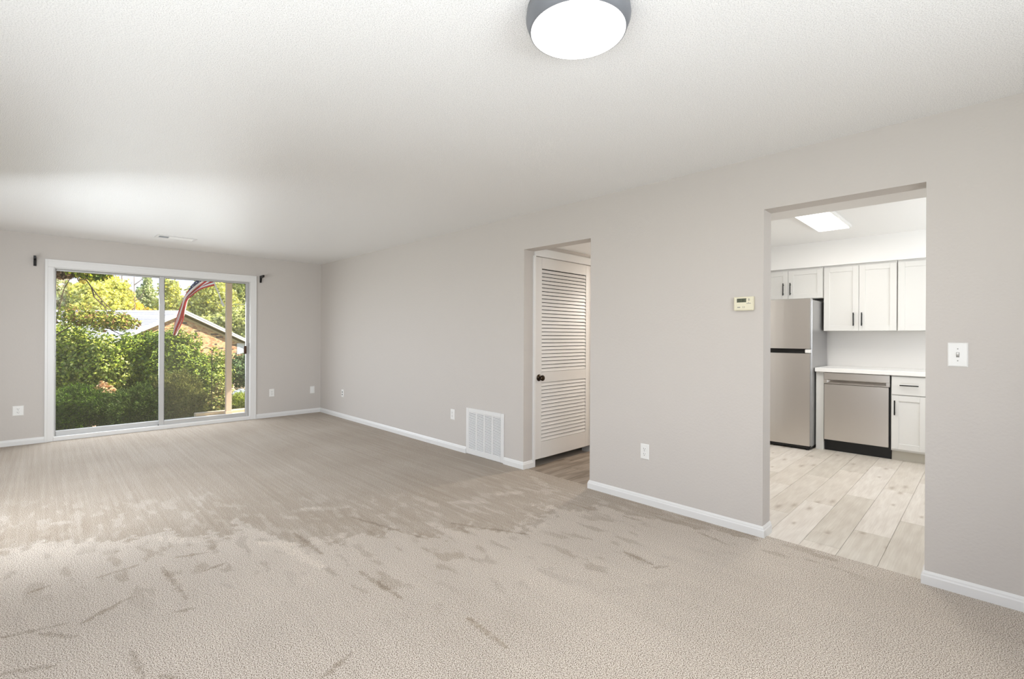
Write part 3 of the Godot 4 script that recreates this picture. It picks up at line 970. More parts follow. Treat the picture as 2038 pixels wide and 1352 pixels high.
func build_kitchen() -> void:
	var U := 3.33
	# cabinet over the refrigerator
	var o := thing("wall_cabinet", "short white two-door wall cabinet above the refrigerator", "cabinet", Vector3.ZERO, "white wall cabinets")
	obj("body", one_box(Vector3(U + 0.02, 1.745, 5.605), Vector3(3.678, 2.1215, 6.406), 0.001), M.cabinet_white, o)
	var d := shaker(o, "door", U, 1.75, 2.10, 5.66, 6.0315)
	bar_handle(d, Vector3(U, 1.796, 5.983), Vector3(U, 1.948, 5.983))
	d = shaker(o, "door", U, 1.75, 2.10, 6.0345, 6.402)
	bar_handle(d, Vector3(U, 1.796, 6.062), Vector3(U, 1.948, 6.062))
	# tall pair over the dishwasher
	o = thing("wall_cabinet", "white two-door wall cabinet above the dishwasher", "cabinet", Vector3.ZERO, "white wall cabinets")
	obj("body", one_box(Vector3(U + 0.02, 1.352, 6.41), Vector3(3.678, 2.1215, 7.096), 0.001), M.cabinet_white, o)
	d = shaker(o, "door", U, 1.355, 2.10, 6.414, 6.7535)
	bar_handle(d, Vector3(U, 1.41, 6.708), Vector3(U, 1.561, 6.708))
	d = shaker(o, "door", U, 1.355, 2.10, 6.7565, 7.091)
	bar_handle(d, Vector3(U, 1.41, 6.785), Vector3(U, 1.561, 6.785))
	# the next one, cut by the opening
	o = thing("wall_cabinet", "white wall cabinet at the right edge of the kitchen opening", "cabinet", Vector3.ZERO, "white wall cabinets")
	obj("body", one_box(Vector3(U + 0.02, 1.352, 7.099), Vector3(3.678, 2.1215, 7.85), 0.001), M.cabinet_white, o)
	d = shaker(o, "door", U, 1.355, 2.10, 7.104, 7.473)
	d = shaker(o, "door", U, 1.355, 2.10, 7.476, 7.846)
	bar_handle(d, Vector3(U, 1.41, 7.8), Vector3(U, 1.561, 7.8))

	# base units
	var F := 3.03
	o = thing("base_cabinet", "narrow white base cabinet with one drawer right of the dishwasher", "cabinet")
	obj("body", one_box(Vector3(F + 0.02, 0.1, 7.083), Vector3(3.678, 0.884, 7.382), 0.001), M.cabinet_white, o)
	d = shaker(o, "door", F, 0.12, 0.677, 7.088, 7.37)
	bar_handle(d, Vector3(F, 0.474, 7.115), Vector3(F, 0.626, 7.115))
	d = obj("drawer", one_box(Vector3(F, 0.686, 7.088), Vector3(F + 0.019, 0.874, 7.37), 0.0015), M.cabinet_white, o)
	bar_handle(d, Vector3(F, 0.786, 7.155), Vector3(F, 0.786, 7.305))
	obj("groove", one_box(Vector3(F - 0.0006, 0.8055, 7.158), Vector3(F, 0.8085, 7.304)), M.toe_kick, d)
	obj("toe_kick", one_box(Vector3(3.105, -0.004, 7.083), Vector3(3.12, 0.1, 7.382)), M.toe_kick, o)
	o = thing("base_cabinet", "white base cabinet at the far right end of the counter", "cabinet")
	obj("body", one_box(Vector3(F + 0.02, 0.1, 7.385), Vector3(3.678, 0.884, 8.25), 0.001), M.cabinet_white, o)
	d = shaker(o, "door", F, 0.12, 0.874, 7.39, 7.815)
	bar_handle(d, Vector3(F, 0.6, 7.77), Vector3(F, 0.75, 7.77))
	d = shaker(o, "door", F, 0.12, 0.874, 7.82, 8.245)
	bar_handle(d, Vector3(F, 0.6, 7.86), Vector3(F, 0.75, 7.86))
	obj("toe_kick", one_box(Vector3(3.105, -0.004, 7.385), Vector3(3.12, 0.1, 8.25)), M.toe_kick, o)
	o = obj("end_panel", one_box(Vector3(3.05, -0.004, 6.402), Vector3(3.678, 0.884, 6.478), 0.001), M.cabinet_white)
	tag(o, "narrow white end panel between refrigerator and dishwasher", "panel")
	o = obj("countertop", one_box(Vector3(3.01, 0.885, 6.397), Vector3(3.678, 0.929, 8.26), 0.003), M.quartz)
	tag(o, "white kitchen countertop above the dishwasher", "countertop")

	# dishwasher
	o = thing("dishwasher", "stainless steel dishwasher with pocket handle and black toe kick", "dishwasher")
	obj("tub", one_box(Vector3(3.06, 0.1, 6.482), Vector3(3.66, 0.88, 7.079)), M.black_plastic, o)
	var st := ST()
	box(st, Vector3(F, 0.122, 6.484), Vector3(F + 0.03, 0.752, 7.064), 0.004)
	obj("door_panel", st, M.stainless, o)
	# control strip with the pocket: frame round a sloped recess
	st = ST()
	var zz := [6.482, 6.512, 7.043, 7.073]
	box(st, Vector3(F - 0.004, 0.800, zz[0]), Vector3(F + 0.03, 0.880, zz[3]), 0.003)
	box(st, Vector3(F - 0.004, 0.756, zz[0]), Vector3(F + 0.03, 0.7665, zz[3]), 0.0025)
	box(st, Vector3(F - 0.004, 0.7665, zz[0]), Vector3(F + 0.03, 0.800, zz[1]), 0.0)
	box(st, Vector3(F - 0.004, 0.7665, zz[2]), Vector3(F + 0.03, 0.800, zz[3]), 0.0)
	obj("control_strip", st, M.stainless, o)
	st = ST()
	var c := Vector3(F + 0.1, 0.9, 6.78)
	poly(st, [Vector3(F - 0.003, 0.7665, zz[1]), Vector3(F - 0.003, 0.7665, zz[2]), Vector3(F + 0.028, 0.785, zz[2] - 0.03), Vector3(F + 0.028, 0.785, zz[1] + 0.03)], c)
	poly(st, [Vector3(F - 0.003, 0.800, zz[1]), Vector3(F - 0.003, 0.800, zz[2]), Vector3(F + 0.028, 0.785, zz[2] - 0.03), Vector3(F + 0.028, 0.785, zz[1] + 0.03)], c)
	for s in [[zz[1], 0.03], [zz[2], -0.03]]:
		poly(st, [Vector3(F - 0.003, 0.7665, s[0]), Vector3(F - 0.003, 0.800, s[0]), Vector3(F + 0.028, 0.785, s[0] + s[1])], c)
	obj("pocket_handle", st, M.stainless, o)
	obj("toe_kick", one_box(Vector3(3.09, -0.004, 6.484), Vector3(3.11, 0.118, 7.079)), M.black_plastic, o)

	# refrigerator
	o = thing("refrigerator", "stainless steel top-freezer refrigerator at the left of the kitchen opening", "refrigerator")
	obj("body", one_box(Vector3(2.925, 0.03, 5.68), Vector3(3.62, 1.705, 6.388), 0.006), M.appliance_grey, o)
	for k in [["freezer_door", 1.146, 1.716], ["door", 0.045, 1.092]]:
		st = ST()
		# gently bowed front
		var out := []
		for j in 9:
			var t := j / 8.0
			out.append(Vector3(2.872 - 0.014 * sin(PI * t), k[1], lerpf(5.676, 6.380, t)))
		for j in 8:
			prism(st, [out[j], out[j + 1], Vector3(2.918, k[1], out[j + 1].z), Vector3(2.918, k[1], out[j].z)], Vector3(0, k[2] - k[1], 0))
		obj(k[0], st, M.stainless, o)
		obj("door_edge", one_box(Vector3(2.874, k[1] + 0.002, 6.380), Vector3(2.916, k[2] - 0.002, 6.3845), 0.001), M.appliance_grey, o)
	obj("handle_gap", one_box(Vector3(2.885, 1.093, 5.69), Vector3(2.924, 1.145, 6.33)), M.dark_gap, o)
	obj("hinge", one_box(Vector3(2.876, 1.098, 6.33), Vector3(2.924, 1.14, 6.382), 0.003), M.white_trim, o)
	obj("hinge_cover", one_box(Vector3(2.89, 1.7055, 6.31), Vector3(3.02, 1.722, 6.375), 0.004), M.appliance_grey, o)
	obj("base_grille", one_box(Vector3(2.895, 0.008, 5.69), Vector3(2.924, 0.044, 6.385), 0.002), M.black_plastic, o)
	for z in [5.72, 6.355]:
		st = ST()
		tube(st, [Vector3(2.905, -0.004, z), Vector3(2.905, 0.012, z)], 0.018, -1, 10)
		obj("foot", st, M.black_plastic, o)
	obj("skirt", one_box(Vector3(2.95, 0.0, 5.7), Vector3(3.6, 0.03, 6.38)), M.black_plastic, o)

# ------------------------------------------------------------------ outside
func leaf_mesh(kind: String) -> ArrayMesh:
	var st := ST()
	if kind == "broad":
		# a pointed leaf folded along its midrib
		var o := [Vector3(0, 0, -0.5), Vector3(0.30, 0.10, -0.12), Vector3(0.22, 0.06, 0.22), Vector3(0, -0.03, 0.5), Vector3(-0.22, 0.06, 0.22), Vector3(-0.30, 0.10, -0.12)]
		for t in [[0, 2, 1], [0, 3, 2], [0, 4, 3], [0, 5, 4]]:
			for i in t: st.add_vertex(o[i])
	elif kind == "needle":
		# a short sprig: three slim blades
		for k in 3:
			var a := TAU * k / 3.0
			var s := Vector3(cos(a), 0, sin(a))
			var tip := s * 0.35 + Vector3(0, 0.6, 0)
			for v in [Vector3(-s.z, 0, s.x) * 0.09, tip, Vector3(s.z, 0, -s.x) * 0.09]: st.add_vertex(v)
	else:
		# a tuft for far crowns: three crossing ragged blades
		for k in 3:
			var b := Basis(Vector3(0, 1, 0), PI * k / 3.0) * Basis(Vector3(1, 0, 0), 0.5 * k)
			for t in [[Vector3(-0.5, 0, 0), Vector3(0.1, 0.4, 0), Vector3(0.4, -0.1, 0)], [Vector3(-0.3, -0.3, 0), Vector3(-0.1, 0.2, 0), Vector3(0.5, 0.15, 0)]]:
				for v in t: st.add_vertex(b * v)
	st.generate_normals()
	var m := st.commit()
	m.surface_set_material(0, M.leaf)
	return m

func foliage(parent: Node, called: String, blobs: Array, n: int, leaf: ArrayMesh, size: Vector2, palette: Array, upright := 0.4) -> void:
	# blobs: [centre, radii]; leaves crowd towards the surface of each
	var vol := 0.0
	for b in blobs: vol += pow(b[1].x * b[1].y * b[1].z, 0.667)
	var mm := MultiMesh.new()
	mm.transform_format = MultiMesh.TRANSFORM_3D
	mm.use_colors = true
	mm.mesh = leaf
	var where := []
	var lump := noise(1.6, int(rng.randi() % 1000), 2)
	for b in blobs:
		var count := int(n * pow(b[1].x * b[1].y * b[1].z, 0.667) / vol)
		for k in count:
			var d := Vector3(rng.randfn(), rng.randfn(), rng.randfn()).normalized()
			var rr := pow(rng.randf(), 0.33)
			rr *= 1.0 + 0.45 * lump.get_noise_3dv((b[0] + d * b[1]) * (1.0 / maxf(b[1].y, 0.3)))
			var p: Vector3 = b[0] + d * b[1] * rr
			var up := (d * 0.7 + Vector3.UP * upright + Vector3(rng.randfn(), rng.randfn(), rng.randfn()) * 0.55).normalized()
			var side := up.cross(Vector3(rng.randfn(), rng.randfn(), rng.randfn())).normalized()
			var s := rng.randf_range(size.x, size.y)
			where.append([Transform3D(Basis(side, up, side.cross(up)) * s, p), clampf(palette.size() * rng.randf(), 0, palette.size() - 0.01)])
	mm.instance_count = where.size()
	for k in where.size():
		mm.set_instance_transform(k, where[k][0])
		var c: Color = palette[int(where[k][1])]
		var v := rng.randf_range(0.85, 1.2)
		mm.set_instance_color(k, Color(c.r * v, c.g * v, c.b * v).srgb_to_linear())
	var o := MultiMeshInstance3D.new()
	o.name = called
	o.multimesh = mm
	o.set_meta("kind", "stuff")
	parent.add_child(o, true)

func plant(called: String, label: String, category: String, at: Vector3, blobs: Array, n: int, leaf: ArrayMesh, size: Vector2, palette: Array, ground: float, stems := 4, bark := "bark", upright := 0.4) -> Node3D:
	# at: the foot of the plant; blobs are given in the world
	var foot := Vector3(at.x, ground, at.z)
	var o := thing(called, label, category, foot)
	var local := []
	for b in blobs: local.append([b[0] - foot, b[1]])
	foliage(o, "foliage", local, n, leaf, size, palette, upright)
	for k in stems:
		var b: Array = local[k % local.size()]
		var top: Vector3 = b[0] + Vector3(rng.randf_range(-0.5, 0.5), rng.randf_range(-0.2, 0.5), rng.randf_range(-0.5, 0.5)) * b[1]
		var st := ST()
		var mid: Vector3 = top * 0.5 + Vector3(rng.randf_range(-0.1, 0.1), 0, rng.randf_range(-0.1, 0.1)) * b[1].y
		var thick: float = 0.05 * b[1].y if top.y > 3.0 else 0.012
		tube(st, [Vector3(rng.randf_range(-1, 1), 0, rng.randf_range(-1, 1)) * thick * 2.0, mid, top], thick, thick * 0.4, 6)
		obj("stem" if top.y < 3.0 else "trunk", st, M[bark], o)
	return o

func build_outside() -> void:
	var broad := leaf_mesh("broad")
	var needle := leaf_mesh("needle")
	var tuft := leaf_mesh("tuft")
	# ground that falls away from the house
	var st := ST()
	st.set_smooth_group(1)
	var hgt := func(x: float, z: float) -> float:
		var t := clampf((-z - 2.3) / 13.0, 0.0, 1.0)
		return lerpf(-0.24, -2.25, t) + 0.05 * sin(x * 2.1 + z) * (1.0 - t) + (0.35 * clampf((-z - 26.0) / 20.0, 0, 3))
	var zs := [-0.16, -2.3, -2.8, -3.4, -4.2, -5.2, -6.5, -8.0, -10.0, -12.5, -15.3, -20.0, -26.0, -35.0, -48.0, -70.0]
	var xs := [-40.0, -25.0, -15.0, -9.0, -6.0, -4.5, -3.5, -2.8, -2.2, -1.6, -1.0, -0.4, 0.3, 1.2, 2.5, 4.5, 8.0, 14.0, 25.0, 45.0]
	for i in zs.size() - 1:
		for j in xs.size() - 1:
			var v := []
			for k in [[0, 0], [1, 0], [1, 1], [0, 1]]:
				var x: float = xs[j + k[0]]
				var z: float = zs[i + k[1]]
				v.append(Vector3(x, hgt.call(x, z), z))
			for k in [0, 2, 1, 0, 3, 2]: st.add_vertex(v[k])
	structure("ground", st, M.ground, "sloping garden ground beyond the patio", "ground")
	structure("ground_yard", one_box(Vector3(-40, -0.5, -0.14), Vector3(-4.4, -0.25, 14)), M.ground, "yard outside the left wall", "ground")
	structure("ground_rear", one_box(Vector3(-4.4, -0.5, 9.75), Vector3(8, -0.25, 24)), M.ground, "yard behind the back wall", "ground")
	var o: Node3D = structure("patio", one_box(Vector3(-4.4, -0.3, -2.05), Vector3(0.8, -0.18, -0.155), 0.005), M.concrete, "pale concrete patio slab outside the sliding door", "patio")
	o = obj("timber_edging", one_box(Vector3(-1.35, -0.22, -2.2), Vector3(0.7, -0.13, -2.055), 0.008), M.edging_timber)
	tag(o, "pale timber edging along the patio by the porch post", "edging")
	structure("roof_porch", one_box(Vector3(-4.6, 2.45, -2.15), Vector3(1.0, 2.6, -0.155)), M.rake_white, "porch roof over the patio", "roof")
	structure("roof", one_box(Vector3(-4.8, 2.61, -0.5), Vector3(4.3, 2.8, 10.0)), M.shingle, "roof over the room", "roof")
	o = thing("porch_post", "tan painted square porch post outside the sliding door", "post", Vector3(-0.858, -0.18, -2.0))
	obj("shaft", one_box(Vector3(-0.045, 0, -0.045), Vector3(0.045, 2.62, 0.045), 0.004), M.post_paint, o)
	obj("base", one_box(Vector3(-0.055, 0, -0.055), Vector3(0.055, 0.05, 0.055), 0.003), M.post_paint, o)

	build_flag()
	# shepherd's hook
	o = thing("garden_hook", "thin dark metal garden hook standing among the shrubs", "garden hook", Vector3(-0.984, -0.3, -2.62))
	st = ST()
	var path := [Vector3(0, 0, 0), Vector3(0, 1.2, 0)]
	for k in 9:
		var a := PI * k / 9.0
		path.append(Vector3(-0.07 + 0.07 * cos(a), 1.24 + 0.075 * sin(a), -0.07 + 0.07 * cos(a)))
	path.append(Vector3(-0.155, 1.20, -0.155))
	tube(st, path, 0.0065, 0.0055, 7)
	obj("rod", st, M.iron, o)
	# stone edging
	o = thing("stone_edging", "low blue-grey stone edging on the grass right of the porch post", "edging", Vector3(-0.1, -0.25, -3.95))
	for k in 6:
		st = ST()
		box(st, Vector3(-0.42 + k * 0.14, 0.0 + 0.01 * (k % 2), -0.05), Vector3(-0.285 + k * 0.14, 0.27 + 0.02 * (k % 3), 0.05), 0.02)
		var s := obj("stone", st, M.edging_stone, o)
		s.rotation.y = 0.78

	# shrubs
	var dk := [Color(0.24, 0.32, 0.13), Color(0.32, 0.41, 0.17), Color(0.41, 0.49, 0.22), Color(0.30, 0.37, 0.20)]
	var md := [Color(0.46, 0.54, 0.20), Color(0.57, 0.64, 0.24), Color(0.37, 0.45, 0.20), Color(0.69, 0.75, 0.28), Color(0.50, 0.57, 0.31)]
	var lt := [Color(0.71, 0.75, 0.34), Color(0.80, 0.82, 0.36), Color(0.58, 0.63, 0.30), Color(0.86, 0.86, 0.54), Color(0.66, 0.70, 0.42)]
	plant("yew_shrub", "dark green feathery yew at lower left of the glass door", "shrub", Vector3(-2.82, 0, -3.7), [[Vector3(-2.82, -0.1, -3.7), Vector3(0.52, 0.42, 0.4)], [Vector3(-3.15, -0.15, -3.5), Vector3(0.35, 0.4, 0.35)]], 15000, needle, Vector2(0.05, 0.10), dk + [Color(0.30, 0.42, 0.10), Color(0.36, 0.48, 0.12)], -0.32)
	plant("juniper_shrub", "spreading dark juniper across the foot of the left glass pane", "shrub", Vector3(-2.1, 0, -3.45), [[Vector3(-2.15, -0.15, -3.45), Vector3(0.5, 0.4, 0.4)], [Vector3(-1.75, -0.1, -3.3), Vector3(0.42, 0.48, 0.38)]], 15000, needle, Vector2(0.05, 0.10), dk, -0.32)
	plant("cypress_shrub", "olive green evergreen shrub low behind the sliding pane", "shrub", Vector3(-1.4, 0, -3.1), [[Vector3(-1.42, 0.03, -3.25), Vector3(0.42, 0.5, 0.4)], [Vector3(-1.2, -0.1, -2.85), Vector3(0.28, 0.28, 0.26)]], 14000, needle, Vector2(0.05, 0.10), [Color(0.40, 0.42, 0.20), Color(0.47, 0.48, 0.24), Color(0.34, 0.37, 0.17), Color(0.53, 0.53, 0.30)], -0.3)
	plant("vine_mound", "tall mound of broad-leaved vine behind the sliding pane", "shrub", Vector3(-1.25, 0, -4.5), [[Vector3(-1.25, 0.62, -4.5), Vector3(0.55, 0.72, 0.5)], [Vector3(-0.95, 0.3, -4.3), Vector3(0.4, 0.55, 0.4)], [Vector3(-1.38, 0.98, -4.55), Vector3(0.32, 0.34, 0.3)]], 20000, broad, Vector2(0.035, 0.08), md, -0.5)
	plant("vine_shrub", "mounded green vine in the middle behind the door stile", "shrub", Vector3(-1.8, 0, -5.0), [[Vector3(-1.8, 0.65, -5.0), Vector3(0.62, 0.66, 0.5)], [Vector3(-1.55, 0.95, -5.05), Vector3(0.36, 0.36, 0.35)]], 19000, broad, Vector2(0.035, 0.08), md, -0.6)
	plant("leafy_shrub", "large light green leafy shrub filling the left glass pane", "shrub", Vector3(-2.65, 0, -5.0), [[Vector3(-2.68, 0.62, -5.0), Vector3(0.8, 0.72, 0.55)], [Vector3(-3.05, 1.0, -5.1), Vector3(0.5, 0.5, 0.45)], [Vector3(-2.3, 0.55, -4.7), Vector3(0.4, 0.5, 0.4)]], 21000, broad, Vector2(0.035, 0.085), lt + md, -0.6)
	var sap := plant("sapling", "leaning sapling with thinning leaves before the roof of the brick house", "tree", Vector3(-3.2, 0, -4.4), [[Vector3(-2.45, 1.55, -4.35), Vector3(0.45, 0.2, 0.3)], [Vector3(-2.15, 1.5, -4.25), Vector3(0.28, 0.16, 0.22)], [Vector3(-2.85, 1.62, -4.4), Vector3(0.3, 0.2, 0.25)]], 3200, broad, Vector2(0.03, 0.075), [Color(0.60, 0.66, 0.28), Color(0.70, 0.64, 0.34), Color(0.76, 0.76, 0.34), Color(0.50, 0.56, 0.26), Color(0.62, 0.48, 0.32), Color(0.66, 0.70, 0.36)], -0.5, 0)
	var off := Vector3(-3.2, -0.5, -4.4)
	for br in [[Vector3(-3.2, -0.5, -4.4), Vector3(-3.15, 1.2, -4.4), Vector3(-3.0, 2.1, -4.35), Vector3(-2.858, 2.444, -4.275)], [Vector3(-2.858, 2.444, -4.275), Vector3(-2.804, 2.275, -4.221), Vector3(-2.71, 2.304, -4.129), Vector3(-2.629, 2.144, -4.049), Vector3(-2.535, 1.975, -3.955), Vector3(-2.475, 1.881, -3.895), Vector3(-2.32, 1.675, -3.742)], [Vector3(-2.629, 2.144, -4.049), Vector3(-2.589, 1.956, -4.008), Vector3(-2.468, 1.806, -3.889), Vector3(-2.41, 1.66, -3.84)], [Vector3(-3.15, 1.2, -4.4), Vector3(-2.8, 1.5, -4.5), Vector3(-2.345, 1.368, -4.33), Vector3(-2.17, 1.241, -4.157)]]:
		st = ST()
		var pts := []
		for p in br: pts.append(p - off)
		tube(st, pts, 0.013, 0.006, 6)
		obj("branch", st, M.bark, sap)
	var bl := thing("hanging_foliage", "overhanging yellow-green leaves and dry brown vine at top left of the door", "foliage", Vector3(-2.8, 2.4, -3.85))
	foliage(bl, "green_leaves", [[Vector3(0.15, 0.0, 0.05), Vector3(0.33, 0.14, 0.25)]], 420, broad, Vector2(0.06, 0.11), [Color(0.62, 0.66, 0.15), Color(0.45, 0.52, 0.14), Color(0.78, 0.76, 0.25), Color(0.32, 0.40, 0.14)])
	foliage(bl, "dry_leaves", [[Vector3(-0.2, 0.02, -0.1), Vector3(0.27, 0.14, 0.2)]], 900, broad, Vector2(0.06, 0.12), [Color(0.42, 0.30, 0.20), Color(0.52, 0.38, 0.26), Color(0.33, 0.23, 0.15), Color(0.70, 0.56, 0.42)])
	st = ST()
	tube(st, [Vector3(-0.6, 0.12, -0.3), Vector3(-0.1, 0.05, -0.1), Vector3(0.2, -0.04, 0.05), Vector3(0.5, 0.02, 0.1)], 0.012, 0.006, 6)
	obj("branch", st, M.bark, bl)
	plant("young_shrub", "young broad-leaved shrub beside the garden hook", "shrub", Vector3(-0.45, 0, -4.4), [[Vector3(-0.45, 0.35, -4.5), Vector3(0.28, 0.6, 0.28)], [Vector3(-0.62, 0.05, -4.0), Vector3(0.3, 0.35, 0.3)]], 5000, broad, Vector2(0.035, 0.085), lt + md, -0.5)
	plant("blue_green_shrub", "blue-green shrub to the right of the porch post", "shrub", Vector3(0.1, 0, -4.75), [[Vector3(0.05, 0.42, -4.7), Vector3(0.32, 0.40, 0.3)], [Vector3(0.35, 0.45, -4.75), Vector3(0.35, 0.45, 0.3)]], 9000, broad, Vector2(0.03, 0.07), [Color(0.38, 0.47, 0.32), Color(0.46, 0.56, 0.38), Color(0.30, 0.38, 0.24), Color(0.58, 0.65, 0.42)], -0.5)
	plant("grass_clump", "bright yellow-green grassy clump right of the post foot", "grass", Vector3(-0.33, 0, -2.95), [[Vector3(-0.36, -0.14, -2.95), Vector3(0.26, 0.2, 0.24)], [Vector3(-0.1, -0.14, -2.8), Vector3(0.25, 0.2, 0.22)]], 5000, needle, Vector2(0.05, 0.11), [Color(0.62, 0.68, 0.24), Color(0.74, 0.78, 0.34), Color(0.52, 0.60, 0.18), Color(0.82, 0.83, 0.5)], -0.27, 0, "bark", 1.2)
	plant("weed_patch", "patch of low mixed weeds left of the post foot", "weeds", Vector3(-0.9, 0, -2.75), [[Vector3(-0.9, -0.1, -2.85), Vector3(0.28, 0.2, 0.25)], [Vector3(-0.72, 0.05, -3.1), Vector3(0.2, 0.3, 0.2)]], 2600, broad, Vector2(0.03, 0.075), [Color(0.45, 0.48, 0.22), Color(0.58, 0.60, 0.32), Color(0.36, 0.40, 0.18), Color(0.72, 0.70, 0.46), Color(0.55, 0.47, 0.30)], -0.26, 0)
	plant("dry_clump", "pale dried tan plant showing through the left shrubs", "plant", Vector3(-2.4, 0, -4.3), [[Vector3(-2.44, 0.14, -4.25), Vector3(0.2, 0.17, 0.12)]], 800, broad, Vector2(0.05, 0.09), [Color(0.86, 0.72, 0.56), Color(0.80, 0.64, 0.48), Color(0.90, 0.78, 0.62)], -0.4, 0)

	build_house()
	# trees, their crown palettes paled to paint in distant haze
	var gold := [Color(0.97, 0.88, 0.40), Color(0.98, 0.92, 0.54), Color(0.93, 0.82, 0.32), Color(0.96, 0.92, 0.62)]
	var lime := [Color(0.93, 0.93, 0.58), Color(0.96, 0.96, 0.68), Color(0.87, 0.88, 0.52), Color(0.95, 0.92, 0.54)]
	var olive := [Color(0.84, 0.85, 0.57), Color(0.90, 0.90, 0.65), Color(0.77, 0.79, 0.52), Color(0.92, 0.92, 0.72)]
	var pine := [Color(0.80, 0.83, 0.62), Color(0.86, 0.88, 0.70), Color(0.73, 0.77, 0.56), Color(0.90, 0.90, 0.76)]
	var T := Vector2(0.11, 0.28)
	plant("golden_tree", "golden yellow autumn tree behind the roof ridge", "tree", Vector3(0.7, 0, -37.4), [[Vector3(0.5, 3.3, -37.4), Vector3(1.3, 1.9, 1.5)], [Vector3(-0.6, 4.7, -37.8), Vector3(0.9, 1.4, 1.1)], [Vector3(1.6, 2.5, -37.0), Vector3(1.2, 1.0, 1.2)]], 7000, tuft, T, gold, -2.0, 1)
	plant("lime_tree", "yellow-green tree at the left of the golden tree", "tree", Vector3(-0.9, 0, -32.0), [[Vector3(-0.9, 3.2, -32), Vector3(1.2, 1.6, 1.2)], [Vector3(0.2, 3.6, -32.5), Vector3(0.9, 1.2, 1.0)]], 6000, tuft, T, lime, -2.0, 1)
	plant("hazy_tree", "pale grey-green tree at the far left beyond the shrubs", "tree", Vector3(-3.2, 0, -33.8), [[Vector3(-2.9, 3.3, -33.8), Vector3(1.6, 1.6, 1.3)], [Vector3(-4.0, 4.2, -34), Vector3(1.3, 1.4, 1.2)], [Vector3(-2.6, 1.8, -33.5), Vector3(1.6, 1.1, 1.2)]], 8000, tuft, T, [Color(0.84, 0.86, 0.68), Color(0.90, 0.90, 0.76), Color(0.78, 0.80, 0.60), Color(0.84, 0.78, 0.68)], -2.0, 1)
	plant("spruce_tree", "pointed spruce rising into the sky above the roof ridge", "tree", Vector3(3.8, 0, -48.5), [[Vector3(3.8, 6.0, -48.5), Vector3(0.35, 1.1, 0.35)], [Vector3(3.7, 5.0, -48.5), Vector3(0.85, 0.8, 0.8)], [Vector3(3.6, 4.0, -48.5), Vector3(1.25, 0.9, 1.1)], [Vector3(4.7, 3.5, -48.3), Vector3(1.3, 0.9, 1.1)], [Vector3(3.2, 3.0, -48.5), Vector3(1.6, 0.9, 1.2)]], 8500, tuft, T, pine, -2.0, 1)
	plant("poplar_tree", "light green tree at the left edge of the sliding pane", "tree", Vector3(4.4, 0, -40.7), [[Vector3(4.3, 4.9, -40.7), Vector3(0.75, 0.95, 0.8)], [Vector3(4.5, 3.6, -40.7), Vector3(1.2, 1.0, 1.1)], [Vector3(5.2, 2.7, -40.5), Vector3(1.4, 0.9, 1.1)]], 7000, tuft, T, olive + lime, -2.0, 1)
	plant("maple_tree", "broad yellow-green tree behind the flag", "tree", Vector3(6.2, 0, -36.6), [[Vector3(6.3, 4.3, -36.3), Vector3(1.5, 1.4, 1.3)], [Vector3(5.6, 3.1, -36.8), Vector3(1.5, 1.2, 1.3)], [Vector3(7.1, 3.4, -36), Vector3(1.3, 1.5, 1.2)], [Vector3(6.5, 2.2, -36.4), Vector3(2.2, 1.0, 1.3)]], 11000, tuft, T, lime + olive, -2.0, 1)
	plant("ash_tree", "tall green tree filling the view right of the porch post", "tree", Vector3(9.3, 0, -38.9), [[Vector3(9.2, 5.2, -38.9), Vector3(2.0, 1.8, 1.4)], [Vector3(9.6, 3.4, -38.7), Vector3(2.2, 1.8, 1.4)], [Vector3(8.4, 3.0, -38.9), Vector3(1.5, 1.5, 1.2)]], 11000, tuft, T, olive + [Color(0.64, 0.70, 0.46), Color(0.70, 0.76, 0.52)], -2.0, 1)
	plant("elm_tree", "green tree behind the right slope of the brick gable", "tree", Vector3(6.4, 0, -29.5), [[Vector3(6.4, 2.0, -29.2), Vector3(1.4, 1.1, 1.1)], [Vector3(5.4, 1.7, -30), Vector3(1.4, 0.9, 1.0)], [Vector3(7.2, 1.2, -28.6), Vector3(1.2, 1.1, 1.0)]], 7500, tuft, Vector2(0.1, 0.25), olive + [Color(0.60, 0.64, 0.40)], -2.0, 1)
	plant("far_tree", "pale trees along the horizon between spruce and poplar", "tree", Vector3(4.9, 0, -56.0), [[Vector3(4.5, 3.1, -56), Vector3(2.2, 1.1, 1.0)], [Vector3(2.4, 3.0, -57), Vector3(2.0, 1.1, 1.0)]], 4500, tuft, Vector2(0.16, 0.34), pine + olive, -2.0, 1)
	for b in [[Vector3(0.54, -1.9, -33.41), Vector3(0.51, 5.79, -33.44), 0.06, "slim pale bare trunk in front of the golden tree"], [Vector3(1.07, -1.9, -32.18), Vector3(1.04, 5.03, -32.21), 0.055, "slim bare trunk between golden tree and spruce"]]:
		o = thing("bare_tree", b[3], "tree", b[0])
		st = ST()
		var top: Vector3 = b[1] - b[0]
		tube(st, [Vector3.ZERO, top * 0.5 + Vector3(0.05, 0, 0), top], b[2], b[2] * 0.4, 7)
		obj("trunk", st, M.pale_bark, o)
		for k in 5:
			st = ST()
			var a := top * (0.6 + 0.08 * k)
			var s := 1.0 if k % 2 == 0 else -1.0
			tube(st, [a, a + Vector3(0.35 * s, 0.35, 0.1), a + Vector3(0.55 * s, 0.85, 0.1)], 0.035, 0.012, 5)
			obj("branch", st, M.pale_bark, o)
	st = ST()
	tube(st, [Vector3(6.54, 3.68, -35.91), Vector3(6.099, 3.13, -25.095), Vector3(13.0, 3.2, -18.4)], 0.018, -1, 5)
	o = obj("utility_cable", st, M.cable_grey)
	tag(o, "thin overhead utility cable crossing in front of the trees", "cable")
	# a pale house far behind, right of the post
	o = thing("far_house", "small pale house far behind the trees at right", "house", Vector3(14.6, -1.0, -59.5))
